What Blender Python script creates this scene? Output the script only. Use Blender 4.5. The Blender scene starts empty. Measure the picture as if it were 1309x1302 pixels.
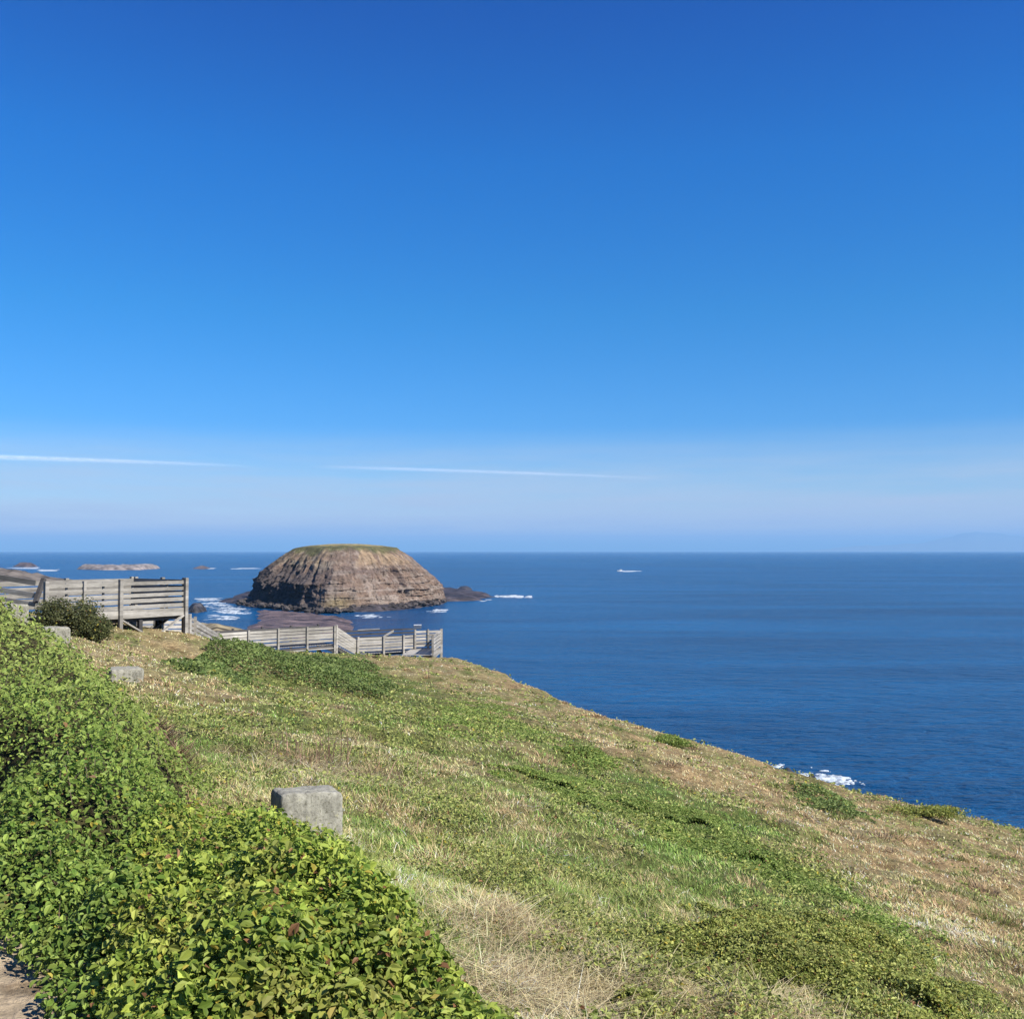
import bpy, math, random
import numpy as np
from mathutils import Vector, Matrix

random.seed(7); RNG = np.random.default_rng(11)
SC = bpy.context.scene
COL = SC.collection
CAMZ = 28.0                 # eye height above the sea, metres
F = 1311.0; CX = 654.5; CY = 651.0
PITCH = math.atan(53.0 / F)
SP, CP = math.sin(PITCH), math.cos(PITCH)
SUN_AZ = math.radians(122)  # clockwise from +Y
SUN_EL = math.radians(42)

# ------------------------------------------------------------------ helpers
def slope(py):
    v = (CY - np.asarray(py, float)) / F
    return (SP + v * CP) / (CP - v * SP)
def at(px, py, d):
    """world point seen at photo pixel (px,py) at forward distance d"""
    v = (CY - py) / F
    k = d / (CP - v * SP)
    return np.array([(px - CX) / F * k, d, CAMZ + (SP + v * CP) * k])
def on_sea(px, py, z=0.0):
    return at(px, py, (z - CAMZ) / slope(py))
def project(P):
    x, y, z = P[:, 0], P[:, 1], P[:, 2] - CAMZ
    dep = y * CP + z * SP
    up = -y * SP + z * CP
    dep = np.where(dep < .05, .05, dep)
    return CX + F * x / dep, CY - F * up / dep

def hash2(ix, iy, seed):
    h = (ix.astype(np.int64) * 374761393 + iy.astype(np.int64) * 668265263 + seed * 1442695041) & 0xffffffff
    h = ((h ^ (h >> 13)) * 1274126177) & 0xffffffff
    return ((h ^ (h >> 16)) & 0xffffff) / float(0xffffff)
def vnoise(x, y, seed=0):
    x = np.asarray(x, float); y = np.asarray(y, float)
    ix = np.floor(x); iy = np.floor(y); fx = x - ix; fy = y - iy
    fx = fx * fx * (3 - 2 * fx); fy = fy * fy * (3 - 2 * fy)
    a = hash2(ix, iy, seed); b = hash2(ix + 1, iy, seed); c = hash2(ix, iy + 1, seed); d = hash2(ix + 1, iy + 1, seed)
    return (a + (b - a) * fx) * (1 - fy) + (c + (d - c) * fx) * fy
def fbm(x, y, seed=0, o=4, g=.5):
    s = 0; a = 1; t = 0
    for i in range(o):
        s = s + a * vnoise(x * 2 ** i + i * 17.3, y * 2 ** i - i * 9.1, seed + i); t += a; a *= g
    return s / t                                   # 0..1
def sstep(a, b, x):
    t = np.clip((np.asarray(x, float) - a) / (b - a), 0, 1); return t * t * (3 - 2 * t)

def tag(o, label=None, cat=None, group=None, kind=None):
    if label: o['label'] = label
    if cat: o['category'] = cat
    if group: o['group'] = group
    if kind: o['kind'] = kind
    return o
def empty(name, loc=(0, 0, 0), rz=0):
    o = bpy.data.objects.new(name, None); COL.objects.link(o)
    o.location = [float(c) for c in loc]; o.rotation_euler = (0, 0, rz); o.empty_display_size = .2
    return o
def np_mesh(name, V, faces, mat, parent=None, color=None, smooth=False, loc=None):
    """faces: list of int arrays (n,k)"""
    me = bpy.data.meshes.new(name)
    V = np.asarray(V, np.float32)
    me.vertices.add(len(V)); me.vertices.foreach_set('co', V.ravel())
    loops = np.concatenate([f.ravel() for f in faces]).astype(np.int32)
    tot = np.concatenate([np.full(len(f), f.shape[1]) for f in faces]).astype(np.int32)
    st = np.concatenate([[0], np.cumsum(tot)[:-1]]).astype(np.int32)
    me.loops.add(len(loops)); me.loops.foreach_set('vertex_index', loops)
    me.polygons.add(len(tot)); me.polygons.foreach_set('loop_start', st); me.polygons.foreach_set('loop_total', tot)
    me.polygons.foreach_set('use_smooth', np.full(len(tot), bool(smooth)))
    if color is not None:
        a = me.color_attributes.new('tint', 'FLOAT_COLOR', 'POINT')
        c = np.ones((len(V), 4), np.float32); c[:, :3] = color
        a.data.foreach_set('color', c.ravel())
    me.update(calc_edges=True); me.validate()
    if mat: me.materials.append(mat)
    o = bpy.data.objects.new(name, me); COL.objects.link(o)
    if parent: o.parent = parent
    if loc is not None: o.location = [float(c) for c in loc]
    return o
def grid_faces(nr, nc, wrap=False):
    i = np.arange(nr - 1)[:, None]; j = np.arange(nc if wrap else nc - 1)[None, :]
    j2 = (j + 1) % nc
    return np.stack([i * nc + j, i * nc + j2, (i + 1) * nc + j2, (i + 1) * nc + j], -1).reshape(-1, 4)

class MB:
    """collects oriented boxes; built in coordinates relative to an origin"""
    def __init__(s): s.v = []; s.f = []
    def beam(s, a, b, w, h, up=(0, 0, 1)):
        a = np.array(a, float); b = np.array(b, float); d = b - a; d /= np.linalg.norm(d)
        u = np.array(up, float); r = np.cross(d, u); r /= np.linalg.norm(r); u = np.cross(r, d)
        n = len(s.v); c = min(w, h) * .12
        for p in (a, b):
            for (i, j) in ((-1, -1), (1, -1), (1, 1), (-1, 1)):
                s.v.append(p + r * w / 2 * i + u * h / 2 * j)
        for q in ((0, 1, 2, 3), (7, 6, 5, 4), (0, 4, 5, 1), (1, 5, 6, 2), (2, 6, 7, 3), (3, 7, 4, 0)):
            s.f.append([n + k for k in q])
        return s
    def build(s, name, mat, parent, org):
        V = np.array(s.v) - np.array(org)
        return np_mesh(name, V, [np.array(s.f)], mat, parent)

# ------------------------------------------------------------------ materials
def new_mat(name):
    m = bpy.data.materials.new(name); m.use_nodes = True
    nt = m.node_tree; b = nt.nodes['Principled BSDF']
    return m, nt, b
def N(nt, t, **k):
    n = nt.nodes.new(t)
    for a, v in k.items(): setattr(n, a, v)
    return n
def ramp(nt, src, stops):
    r = N(nt, 'ShaderNodeValToRGB'); e = r.color_ramp.elements
    while len(e) < len(stops): e.new(.5)
    for el, (p, c) in zip(e, stops): el.position = p; el.color = (*c, 1)
    nt.links.new(src, r.inputs[0]); return r
def noise(nt, vec, scale, detail=6, rough=.6):
    n = N(nt, 'ShaderNodeTexNoise'); n.inputs['Scale'].default_value = scale
    n.inputs['Detail'].default_value = detail; n.inputs['Roughness'].default_value = rough
    if vec is not None: nt.links.new(vec, n.inputs['Vector'])
    return n
def mulcol(nt, a, b, fac=1.0):
    m = N(nt, 'ShaderNodeMix', data_type='RGBA', blend_type='MULTIPLY'); m.inputs[0].default_value = fac
    nt.links.new(a, m.inputs[6]); nt.links.new(b, m.inputs[7]); return m.outputs[2]

def tint_mat(name, rough=.75, transl=0.0, spec=.25, nscale=None, namp=(.7, 1.25), bump=0, bscale=4, nscale2=None):
    m, nt, b = new_mat(name)
    at_ = N(nt, 'ShaderNodeAttribute', attribute_name='tint')
    src = at_.outputs['Color']
    pos = N(nt, 'ShaderNodeTexCoord').outputs['Object']
    if nscale:
        n = noise(nt, pos, nscale, 8, .65)
        r = ramp(nt, n.outputs[0], [(.3, (namp[0],) * 3), (.7, (namp[1],) * 3)])
        src = mulcol(nt, src, r.outputs[0])
    if nscale2:
        n = noise(nt, pos, nscale2, 9, .75); r = ramp(nt, n.outputs[0], [(.36, (.55, .5, .45)), (.5, (1,) * 3), (.66, (1.3, 1.28, 1.2))])
        src = mulcol(nt, src, r.outputs[0])
    nt.links.new(src, b.inputs['Base Color'])
    b.inputs['Roughness'].default_value = rough; b.inputs['Specular IOR Level'].default_value = spec
    if bump:
        n2 = noise(nt, pos, bscale, 8, .7); bp = N(nt, 'ShaderNodeBump'); bp.inputs['Strength'].default_value = bump
        bp.inputs['Distance'].default_value = 1.0 / bscale
        nt.links.new(n2.outputs[0], bp.inputs['Height']); nt.links.new(bp.outputs[0], b.inputs['Normal'])
    if transl:
        tr = N(nt, 'ShaderNodeBsdfTranslucent'); mx = N(nt, 'ShaderNodeMixShader'); mx.inputs[0].default_value = transl
        nt.links.new(src, tr.inputs[0]); nt.links.new(b.outputs[0], mx.inputs[1]); nt.links.new(tr.outputs[0], mx.inputs[2])
        nt.links.new(mx.outputs[0], nt.nodes['Material Output'].inputs[0])
    return m
M_LEAF = tint_mat('leaf', .58, .32, .28)
M_GRASS = tint_mat('grass_blade', .6, .28, .3)
M_SOIL = tint_mat('soil_thatch', .95, 0, .1, 9.0, (.5, 1.3), .9, 9, 2.2)
M_ROCK = tint_mat('rock', .9, 0, .2, .3, (.5, 1.4), 1.0, .5)
M_SHELF = tint_mat('wet_rock', .6, 0, .4, .12, (.5, 1.35), .8, .6)
M_FAR = tint_mat('far_land', .95, 0, .1, .02, (.7, 1.2))

def wood_mat(name, lo, hi):
    m, nt, b = new_mat(name)
    tc = N(nt, 'ShaderNodeTexCoord'); mp = N(nt, 'ShaderNodeMapping'); mp.inputs['Scale'].default_value = (1.2, 1.2, 9)
    nt.links.new(tc.outputs['Object'], mp.inputs[0])
    n = noise(nt, mp.outputs[0], 3.0, 8, .7)
    r = ramp(nt, n.outputs[0], [(.28, lo), (.72, hi)])
    oi = N(nt, 'ShaderNodeObjectInfo')
    r2 = ramp(nt, oi.outputs['Random'], [(0, (.74,) * 3), (1, (1.14,) * 3)])
    n2 = noise(nt, tc.outputs['Object'], .9, 4, .6); r3 = ramp(nt, n2.outputs[0], [(.35, (.75, .74, .72)), (.65, (1.1, 1.1, 1.1))])
    mb_ = N(nt, 'ShaderNodeMapping'); mb_.inputs['Scale'].default_value = (.25, .25, 6.5); nt.links.new(tc.outputs['Object'], mb_.inputs[0])
    n4 = noise(nt, mb_.outputs[0], 1, 2, .5); r4 = ramp(nt, n4.outputs[0], [(.35, (.66, .65, .63)), (.6, (1.08,) * 3)])
    c = mulcol(nt, mulcol(nt, mulcol(nt, r.outputs[0], r2.outputs[0]), r3.outputs[0]), r4.outputs[0])
    nt.links.new(c, b.inputs['Base Color']); b.inputs['Roughness'].default_value = .85
    bp = N(nt, 'ShaderNodeBump'); bp.inputs['Strength'].default_value = .3; bp.inputs['Distance'].default_value = .02
    nt.links.new(n.outputs[0], bp.inputs['Height']); nt.links.new(bp.outputs[0], b.inputs['Normal'])
    return m
M_WOOD = wood_mat('weathered_timber', (.17, .16, .14), (.37, .35, .31))
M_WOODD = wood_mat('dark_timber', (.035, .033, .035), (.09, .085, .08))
M_WOODB = wood_mat('bleached_timber', (.25, .235, .205), (.47, .445, .395))

def concrete_mat():
    m, nt, b = new_mat('lichened_concrete')
    tc = N(nt, 'ShaderNodeTexCoord').outputs['Object']
    n = noise(nt, tc, 14, 10, .72); r = ramp(nt, n.outputs[0], [(.3, (.15, .142, .112)), (.55, (.31, .297, .243)), (.78, (.43, .415, .345))])
    mp = N(nt, 'ShaderNodeMapping'); mp.inputs['Scale'].default_value = (22, 22, 2.5); nt.links.new(tc, mp.inputs[0])
    n2 = noise(nt, mp.outputs[0], 1, 4, .6); r2 = ramp(nt, n2.outputs[0], [(.35, (.7, .7, .68)), (.65, (1.08, 1.08, 1.06))])
    v = noise(nt, tc, 45, 3, .5); r3 = ramp(nt, v.outputs[0], [(.33, (.55, .55, .5)), (.45, (1, 1, 1))])
    c = mulcol(nt, mulcol(nt, r.outputs[0], r2.outputs[0]), r3.outputs[0])
    li = noise(nt, tc, 7.5, 6, .7); lr = ramp(nt, li.outputs[0], [(.58, (0,) * 3), (.66, (.8,) * 3)]); mx = N(nt, 'ShaderNodeMix', data_type='RGBA')
    nt.links.new(lr.outputs[0], mx.inputs[0]); nt.links.new(c, mx.inputs[6]); mx.inputs[7].default_value = (.36, .34, .20, 1); c = mx.outputs[2]
    nt.links.new(c, b.inputs['Base Color']); b.inputs['Roughness'].default_value = .95
    bp = N(nt, 'ShaderNodeBump'); bp.inputs['Strength'].default_value = .6; bp.inputs['Distance'].default_value = .02
    nt.links.new(n.outputs[0], bp.inputs['Height']); nt.links.new(bp.outputs[0], b.inputs['Normal'])
    return m
M_CONC = concrete_mat()

def flat_mat(name, col, rough=.6, nscale=5, var=.15):
    m, nt, b = new_mat(name)
    n = noise(nt, N(nt, 'ShaderNodeTexCoord').outputs['Object'], nscale, 5, .6)
    r = ramp(nt, n.outputs[0], [(.3, tuple(c * (1 - var) for c in col)), (.7, tuple(min(1, c * (1 + var)) for c in col))])
    nt.links.new(r.outputs[0], b.inputs['Base Color']); b.inputs['Roughness'].default_value = rough
    return m
M_FOAM = flat_mat('foam', (.50, .56, .60), .9, .8, .3)
def lace(m):
    nt = m.node_tree; b = nt.nodes['Principled BSDF']; pos = N(nt, 'ShaderNodeTexCoord').outputs['Object']
    n = noise(nt, pos, .55, 8, .75); r = ramp(nt, n.outputs[0], [(.36, (.12,) * 3), (.58, (1,) * 3)]); nt.links.new(r.outputs[0], b.inputs['Alpha'])
lace(M_FOAM)
M_WHITE = flat_mat('white_paint', (.8, .8, .8), .35, 2, .05)
M_GLASS = flat_mat('dark_glass', (.03, .04, .05), .15, 2, .1)
M_BARK = flat_mat('bark', (.12, .085, .06), .9, 20, .4)

def sea_mat():
    m, nt, b = new_mat('sea_water')
    pos = N(nt, 'ShaderNodeTexCoord').outputs['Object']
    big = noise(nt, pos, .0035, 4, .55)
    mpb = N(nt, 'ShaderNodeMapping'); mpb.inputs['Scale'].default_value = (.004, .018, 1); mpb.inputs['Rotation'].default_value = (0, 0, .12)
    nt.links.new(pos, mpb.inputs[0]); streak = noise(nt, mpb.outputs[0], 1, 5, .6)
    r = ramp(nt, big.outputs[0], [(.35, (.0004, .050, .142)), (.65, (.0006, .068, .188))])
    r2 = ramp(nt, streak.outputs[0], [(.34, (.55, .60, .66)), (.62, (1.15, 1.12, 1.1))])  # streaks paint the swell's dark and light bands into the water colour
    nt.links.new(mulcol(nt, r.outputs[0], r2.outputs[0]), b.inputs['Base Color'])
    b.inputs['Roughness'].default_value = .22; b.inputs['IOR'].default_value = 1.33
    b.inputs['Specular IOR Level'].default_value = .14; b.inputs['Specular Tint'].default_value = (.38, .74, 1, 1)
    def wave(sx, sy, rot, det):
        mp = N(nt, 'ShaderNodeMapping'); mp.inputs['Scale'].default_value = (sx, sy, 1); mp.inputs['Rotation'].default_value = (0, 0, rot)
        nt.links.new(pos, mp.inputs[0]); return noise(nt, mp.outputs[0], 1, det, .6).outputs[0]
    prev = None
    for (sx, sy, rot, det, dist, st) in ((.022, .075, .12, 3, 3.2, .7), (.10, .26, .3, 4, 3.2, 1.0), (.36, .9, -.15, 4, 1.1, 1.0)):
        bp = N(nt, 'ShaderNodeBump'); bp.inputs['Strength'].default_value = st; bp.inputs['Distance'].default_value = dist
        nt.links.new(wave(sx, sy, rot, det), bp.inputs['Height'])
        if prev: nt.links.new(prev.outputs[0], bp.inputs['Normal'])
        prev = bp
    nt.links.new(prev.outputs[0], b.inputs['Normal'])
    return m
M_SEA = sea_mat()

# ------------------------------------------------------------------ camera, light, sky
cam = bpy.data.cameras.new('camera'); co = bpy.data.objects.new('camera', cam); COL.objects.link(co)
cam.sensor_fit = 'HORIZONTAL'; cam.sensor_width = 36; cam.lens = 36 * F / 1309
cam.clip_start = .05; cam.clip_end = 250000
co.location = (0, 0, CAMZ); co.rotation_euler = (math.pi / 2 + PITCH, 0, 0)
SC.camera = co
sun = bpy.data.lights.new('sun', 'SUN'); so = bpy.data.objects.new('sun', sun); COL.objects.link(so)
sun.energy = 5.0; sun.angle = math.radians(.53); sun.color = (1, .945, .86)
sd = Vector((math.sin(SUN_AZ) * math.cos(SUN_EL), math.cos(SUN_AZ) * math.cos(SUN_EL), math.sin(SUN_EL)))
so.rotation_euler = sd.to_track_quat('Z', 'Y').to_euler(); so.location = (30, -30, 80)

def make_world():
    w = bpy.data.worlds.new('World'); SC.world = w; w.use_nodes = True
    nt = w.node_tree; bg = nt.nodes['Background']
    sky = N(nt, 'ShaderNodeTexSky', sky_type='NISHITA'); sky.sun_disc = False
    sky.sun_elevation = SUN_EL; sky.sun_rotation = SUN_AZ; sky.altitude = 60; sky.air_density = 1.0; sky.dust_density = .1; sky.ozone_density = 3.0
    hs = N(nt, 'ShaderNodeHueSaturation'); hs.inputs['Saturation'].default_value = 1.25; hs.inputs['Value'].default_value = 1.0
    nt.links.new(sky.outputs[0], hs.inputs['Color'])
    tc = N(nt, 'ShaderNodeTexCoord'); sx = N(nt, 'ShaderNodeSeparateXYZ'); nt.links.new(tc.outputs['Generated'], sx.inputs[0])
    # clear, deep sea-air blue: grade of the sky colour by elevation
    gr = ramp(nt, sx.outputs['Z'], [(0, (.03, .36, .74)), (.007, (.10, .42, .80)), (.0175, (.95, .80, .92)), (.05, (.58, .71, .92)), (.116, (.235, .59, .955)), (.225, (.13, .645, .96)), (.358, (.068, .62, 1.05)), (.47, (.058, .46, .96))])
    graded = mulcol(nt, hs.outputs[0], gr.outputs[0])
    # thin cirrus and haze bank near the horizon, by direction (elevation) only
    mp = N(nt, 'ShaderNodeMapping'); mp.inputs['Scale'].default_value = (3, 3, 42); nt.links.new(tc.outputs['Generated'], mp.inputs[0])
    n = noise(nt, mp.outputs[0], 1.6, 7, .6)
    band = ramp(nt, sx.outputs['Z'], [(.0, (0, 0, 0)), (.010, (.15,) * 3), (.020, (1.,) * 3), (.05, (.75,) * 3), (.12, (0, 0, 0))])
    wis = ramp(nt, n.outputs[0], [(.32, (.22,) * 3), (.66, (1.0,) * 3)])
    fac = N(nt, 'ShaderNodeMath', operation='MULTIPLY'); nt.links.new(band.outputs[0], fac.inputs[0]); nt.links.new(wis.outputs[0], fac.inputs[1])
    mx = N(nt, 'ShaderNodeMix', data_type='RGBA'); nt.links.new(fac.outputs[0], mx.inputs[0]); nt.links.new(graded, mx.inputs[6])
    mx.inputs[7].default_value = (4.3, 4.6, 5.3, 1)
    nt.links.new(mx.outputs[2], bg.inputs['Color']); bg.inputs['Strength'].default_value = .085
make_world()
SC.view_settings.view_transform = 'Standard'; SC.view_settings.look = 'None'
SC.view_settings.exposure = .8; SC.view_settings.gamma = 1
SC.cycles.max_bounces = 6; SC.cycles.transparent_max_bounces = 12; SC.cycles.volume_bounces = 0

# ------------------------------------------------------------------ terrain
def plane_rel(x, y): return -(1.75 + .25 * x + .09 * y)
CTRL = [(0, 0, -1.6), (-1.64, 3.5, -1.6), (-2.15, 4.3, -1.6), (-10, 17, -1.55), (-16, 27, -1.55), (-5, 0, -1.5), (-8, 8, -1.45),
        (-20, 15, -1.2), (-30, 28, -1.9), (0, -10, -1.2), (10, -10, -3.7), (-20, -10, -.8), (-60, 10, -1.5), (-40, -60, 1), (60, -60, -9), (0, -120, 2),
        (-1.6, 8, -2.15), (-6, 16, -2.05), (-9.3, 21, -1.85), (-13, 27, -1.9),
        (0, 4.5, -2.05), (.57, 4.6, -2.1), (12, 10, -5.4), (20, 20, -8.2), (20, 0, -6.6), (40, 30, -13.5), (30, 45, -13), (60, 20, -17)]
for (px, py) in ((480, 1000), (600, 1000), (800, 1000), (1000, 1100), (1309, 1302), (1100, 1200), (1309, 1058), (1100, 1010), (900, 955), (700, 890), (800, 930), (700, 1100), (1250, 1150), (600, 920)):
    u = (px - CX) / F; s = -float(slope(py)); d = 1.75 / (s - .25 * u - .09); CTRL.append((u * d, d, -s * d))
for (px, py, d) in ((190, 808, 33), (234, 808, 33), (215, 807, 32.5), (150, 826, 28.5), (240, 812, 37), (250, 824, 46), (300, 832, 55), (400, 838, 58), (480, 841, 57), (560, 842, 56), (300, 872, 26), (400, 900, 22.5), (500, 900, 22), (350, 850, 36), (60, 790, 32)):
    p = at(px, py, d); CTRL.append((p[0], p[1], p[2] - CAMZ))
for (x, y, z) in ((-20, 70, -7.5), (-5, 75, -9), (-40, 60, -4.5), (-60, 80, -6)): CTRL.append((x, y, z))
CT = np.array(CTRL)
def tps_fit():
    P = CT[:, :2]; n = len(P)
    r2 = ((P[:, None] - P[None]) ** 2).sum(-1); K = .5 * r2 * np.log(r2 + 1e-9) + np.eye(n) * .8
    A = np.zeros((n + 3, n + 3)); A[:n, :n] = K; A[:n, n] = 1; A[:n, n + 1:] = P; A[n:, :n] = A[:n, n:].T
    return np.linalg.solve(A, np.concatenate([CT[:, 2], [0, 0, 0]]))
TW = tps_fit()
def tps(x, y):
    out = TW[-3] + TW[-2] * x + TW[-1] * y
    for (cx, cy, _), w in zip(CTRL, TW):
        r2 = (x - cx) ** 2 + (y - cy) ** 2; out = out + w * .5 * r2 * np.log(r2 + 1e-9)
    return out
EDGE = np.array([(-300, 80), (-120, 80), (-60, 70), (-35, 66), (-14, 69), (-5, 67), (-2.6, 57), (0, 47), (2.0, 40), (4, 35.5), (6.5, 32.5), (10.3, 30.5), (15.5, 31), (25, 33), (45, 36), (90, 10), (140, -80)], float)
def seg_dist(x, y, A, B):
    d = B - A; L = (d ** 2).sum(); t = np.clip(((x - A[0]) * d[0] + (y - A[1]) * d[1]) / L, 0, 1)
    return np.hypot(x - A[0] - t * d[0], y - A[1] - t * d[1])
def poly_dist(x, y, P, closed=True):
    D = np.full(np.shape(x), 1e9); n = len(P)
    for i in range(n if closed else n - 1): D = np.minimum(D, seg_dist(x, y, P[i], P[(i + 1) % n]))
    return D
def inside(x, y, P):
    c = np.zeros(np.shape(x), bool); n = len(P)
    for i in range(n):
        x1, y1 = P[i]; x2, y2 = P[(i + 1) % n]
        if y1 == y2: continue
        c ^= ((y1 > y) != (y2 > y)) & (x < (x2 - x1) * (y - y1) / (y2 - y1) + x1)
    return c
EPOLY = np.vstack([EDGE, [(140, -400), (-300, -400)]])
def edge_sd(x, y):
    d = poly_dist(x, y, EDGE, False); return np.where(inside(x, y, EPOLY), -d, d)
PD = np.array([-.53, .848]); PN = np.array([.848, .53]); P0 = np.array([-1.64, 3.5])
def tn(x, y):
    dx = x - P0[0]; dy = y - P0[1]; return dx * PD[0] + dy * PD[1], dx * PN[0] + dy * PN[1]
def ground_raw(x, y):
    z = tps(x, y)
    e = edge_sd(x, y) + (fbm(x * .25, y * .25, 31, 3) - .5) * 2.2
    drop = np.where(e > 0, .75 * (np.sqrt(e * e + 3) - math.sqrt(3)) + .03 * e, 0)
    t, n = tn(x, y)
    offpath = sstep(-.1, .5, n) + sstep(2.2, 2.8, -n)
    r = np.hypot(x, y)
    lump = (fbm(x * 1.1, y * 1.1, 3, 3) - .5) * .22 + (fbm(x * .28, y * .28, 4, 3) - .5) * .42 * sstep(6, 22, r) + (fbm(x * 3.3, y * 3.3, 5, 2) - .5) * .12
    return np.maximum(CAMZ + z + lump * np.clip(offpath, 0.05, 1) - drop + (fbm(x * .12, y * .12, 8, 4) - .5) * np.clip(drop, 0, 6), -3.0)
# cached height grid for fast look-ups
GX0, GX1, GY0, GY1, GS = -40., 40., -3., 80., .16
gx = np.arange(GX0, GX1 + GS, GS); gy = np.arange(GY0, GY1 + GS, GS)
GXX, GYY = np.meshgrid(gx, gy); GZ = ground_raw(GXX, GYY)
def ground(x, y):
    fx = np.clip((x - GX0) / GS, 0, len(gx) - 1.001); fy = np.clip((y - GY0) / GS, 0, len(gy) - 1.001)
    i = fx.astype(int); j = fy.astype(int); fx = fx - i; fy = fy - j
    return (GZ[j, i] * (1 - fx) + GZ[j, i + 1] * fx) * (1 - fy) + (GZ[j + 1, i] * (1 - fx) + GZ[j + 1, i + 1] * fx) * fy
def g1(x, y): return float(ground(np.array([x]), np.array([y]))[0])
def hit(px, py, dmax=75):
    d = np.linspace(2.2, dmax, 3000); k = at(px, py, 1.0) - np.array([0, 0, CAMZ])
    z = CAMZ + d * k[2]; g = ground(d * k[0], d)
    w = np.nonzero(z <= g)[0]; dd = d[w[0]] if len(w) else dmax
    return np.array([dd * k[0], dd, CAMZ + dd * k[2]])

# vegetation colour map -------------------------------------------------
GREEN = np.array((.155, .235, .05)); OLIVE = np.array((.205, .225, .062)); STRAW = np.array((.50, .42, .20)); TAN = np.array((.56, .395, .205)); PALE = np.array((.60, .50, .32)); BROWN = np.array((.13, .085, .05))
BLOBS = [  # px,py,rx,ry,rot(deg), weights green, olive, straw, tan, pale
    (185, 832, 80, 34, 5, (.0, .1, 2.4, 2.6, .3)), (205, 880, 55, 26, 10, (.1, .2, 2.0, .8, .4)),
    (300, 950, 110, 45, 15, (.4, .8, .9, .1, .2)), (420, 920, 160, 45, 10, (.7, .9, .5, .1, 0)),
    (600, 960, 140, 45, 22, (1.1, .7, .3, .1, 0)), (760, 1010, 170, 30, 26, (1.8, .5, .1, .1, .1)), (930, 1090, 170, 32, 30, (2.2, .5, .0, 0, 0)), (1090, 1175, 130, 30, 32, (1.9, .6, .1, .1, 0)),
    (690, 900, 120, 22, 24, (.5, .5, .9, .9, .2)), (600, 865, 90, 16, 20, (.1, .3, .8, 1.3, .1)), (520, 850, 40, 12, 5, (.1, .1, .6, 1.2, .1)),
    (850, 965, 150, 20, 22, (.1, .2, .8, 1.7, .1)), (1020, 1030, 170, 28, 24, (.0, .2, .6, 2.0, .1)), (1210, 1110, 170, 32, 24, (.0, .1, .6, 2.4, .2)), (1309, 1150, 90, 40, 24, (.1, .4, .5, 1.6, .1)),
    (1200, 1050, 170, 20, 18, (.2, .8, .6, .7, .1)), (1050, 1010, 70, 12, 20, (.6, 1.0, .3, .3, 0)), (1240, 1210, 100, 40, 28, (.3, .9, .7, .8, .2)),
    (560, 1040, 130, 45, 15, (.5, 1.3, .7, .1, .1)), (780, 1090, 190, 55, 22, (.8, 1.5, .4, .05, .05)), (620, 1120, 70, 40, 40, (.6, 1.1, .7, .1, .2)), (880, 1160, 130, 40, 20, (.9, 1.3, .3, .1, 0)),
    (650, 1180, 60, 30, 20, (.1, .3, 1.2, .2, 1.4)), (700, 1270, 120, 55, 5, (.05, .15, 1.5, .4, 2.2)), (520, 1100, 40, 40, 20, (1.0, .9, .4, 0, .1)), (770, 1210, 90, 35, 20, (.4, .7, 1.0, .2, .6)),
    (450, 1000, 70, 25, 10, (.3, .8, 1.1, .3, .4)), (1000, 1295, 60, 22, 0, (.1, .3, .6, 1.2, .2)), (640, 1010, 60, 15, 12, (1.2, .6, .3, .1, .2)),
]
PAL = np.stack([GREEN, OLIVE, STRAW, TAN, PALE])
def veg_weights(x, y, z):
    px, py = project(np.stack([x, y, z], -1))
    px = px + (fbm(x * .5, y * .5, 51, 3) - .5) * 90; py = py + (fbm(x * .5, y * .5, 52, 3) - .5) * 40
    W = np.zeros((len(x), 5)) + np.array((.16, .22, .10, .04, .02))
    for (cx, cy, rx, ry, rot, w) in BLOBS:
        a = math.radians(rot); dx = px - cx; dy = py - cy
        q = ((dx * math.cos(a) + dy * math.sin(a)) / rx) ** 2 + ((-dx * math.sin(a) + dy * math.cos(a)) / ry) ** 2
        W += np.exp(-q * .9)[:, None] * np.array(w)
    W = W * np.array((1.35, 1.1, 1.2, 1.75, 1.1))
    n = [fbm(x * .9 + 7 * i, y * .9, 60 + i, 4) for i in range(5)]
    n2 = [fbm(x * 3.1 + 7 * i, y * 3.1, 70 + i, 3) for i in range(5)]
    W = W * np.stack([np.exp((a - .5) * 6 + (b - .5) * 6) for a, b in zip(n, n2)], -1)
    return W / W.sum(1, keepdims=True)

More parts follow.
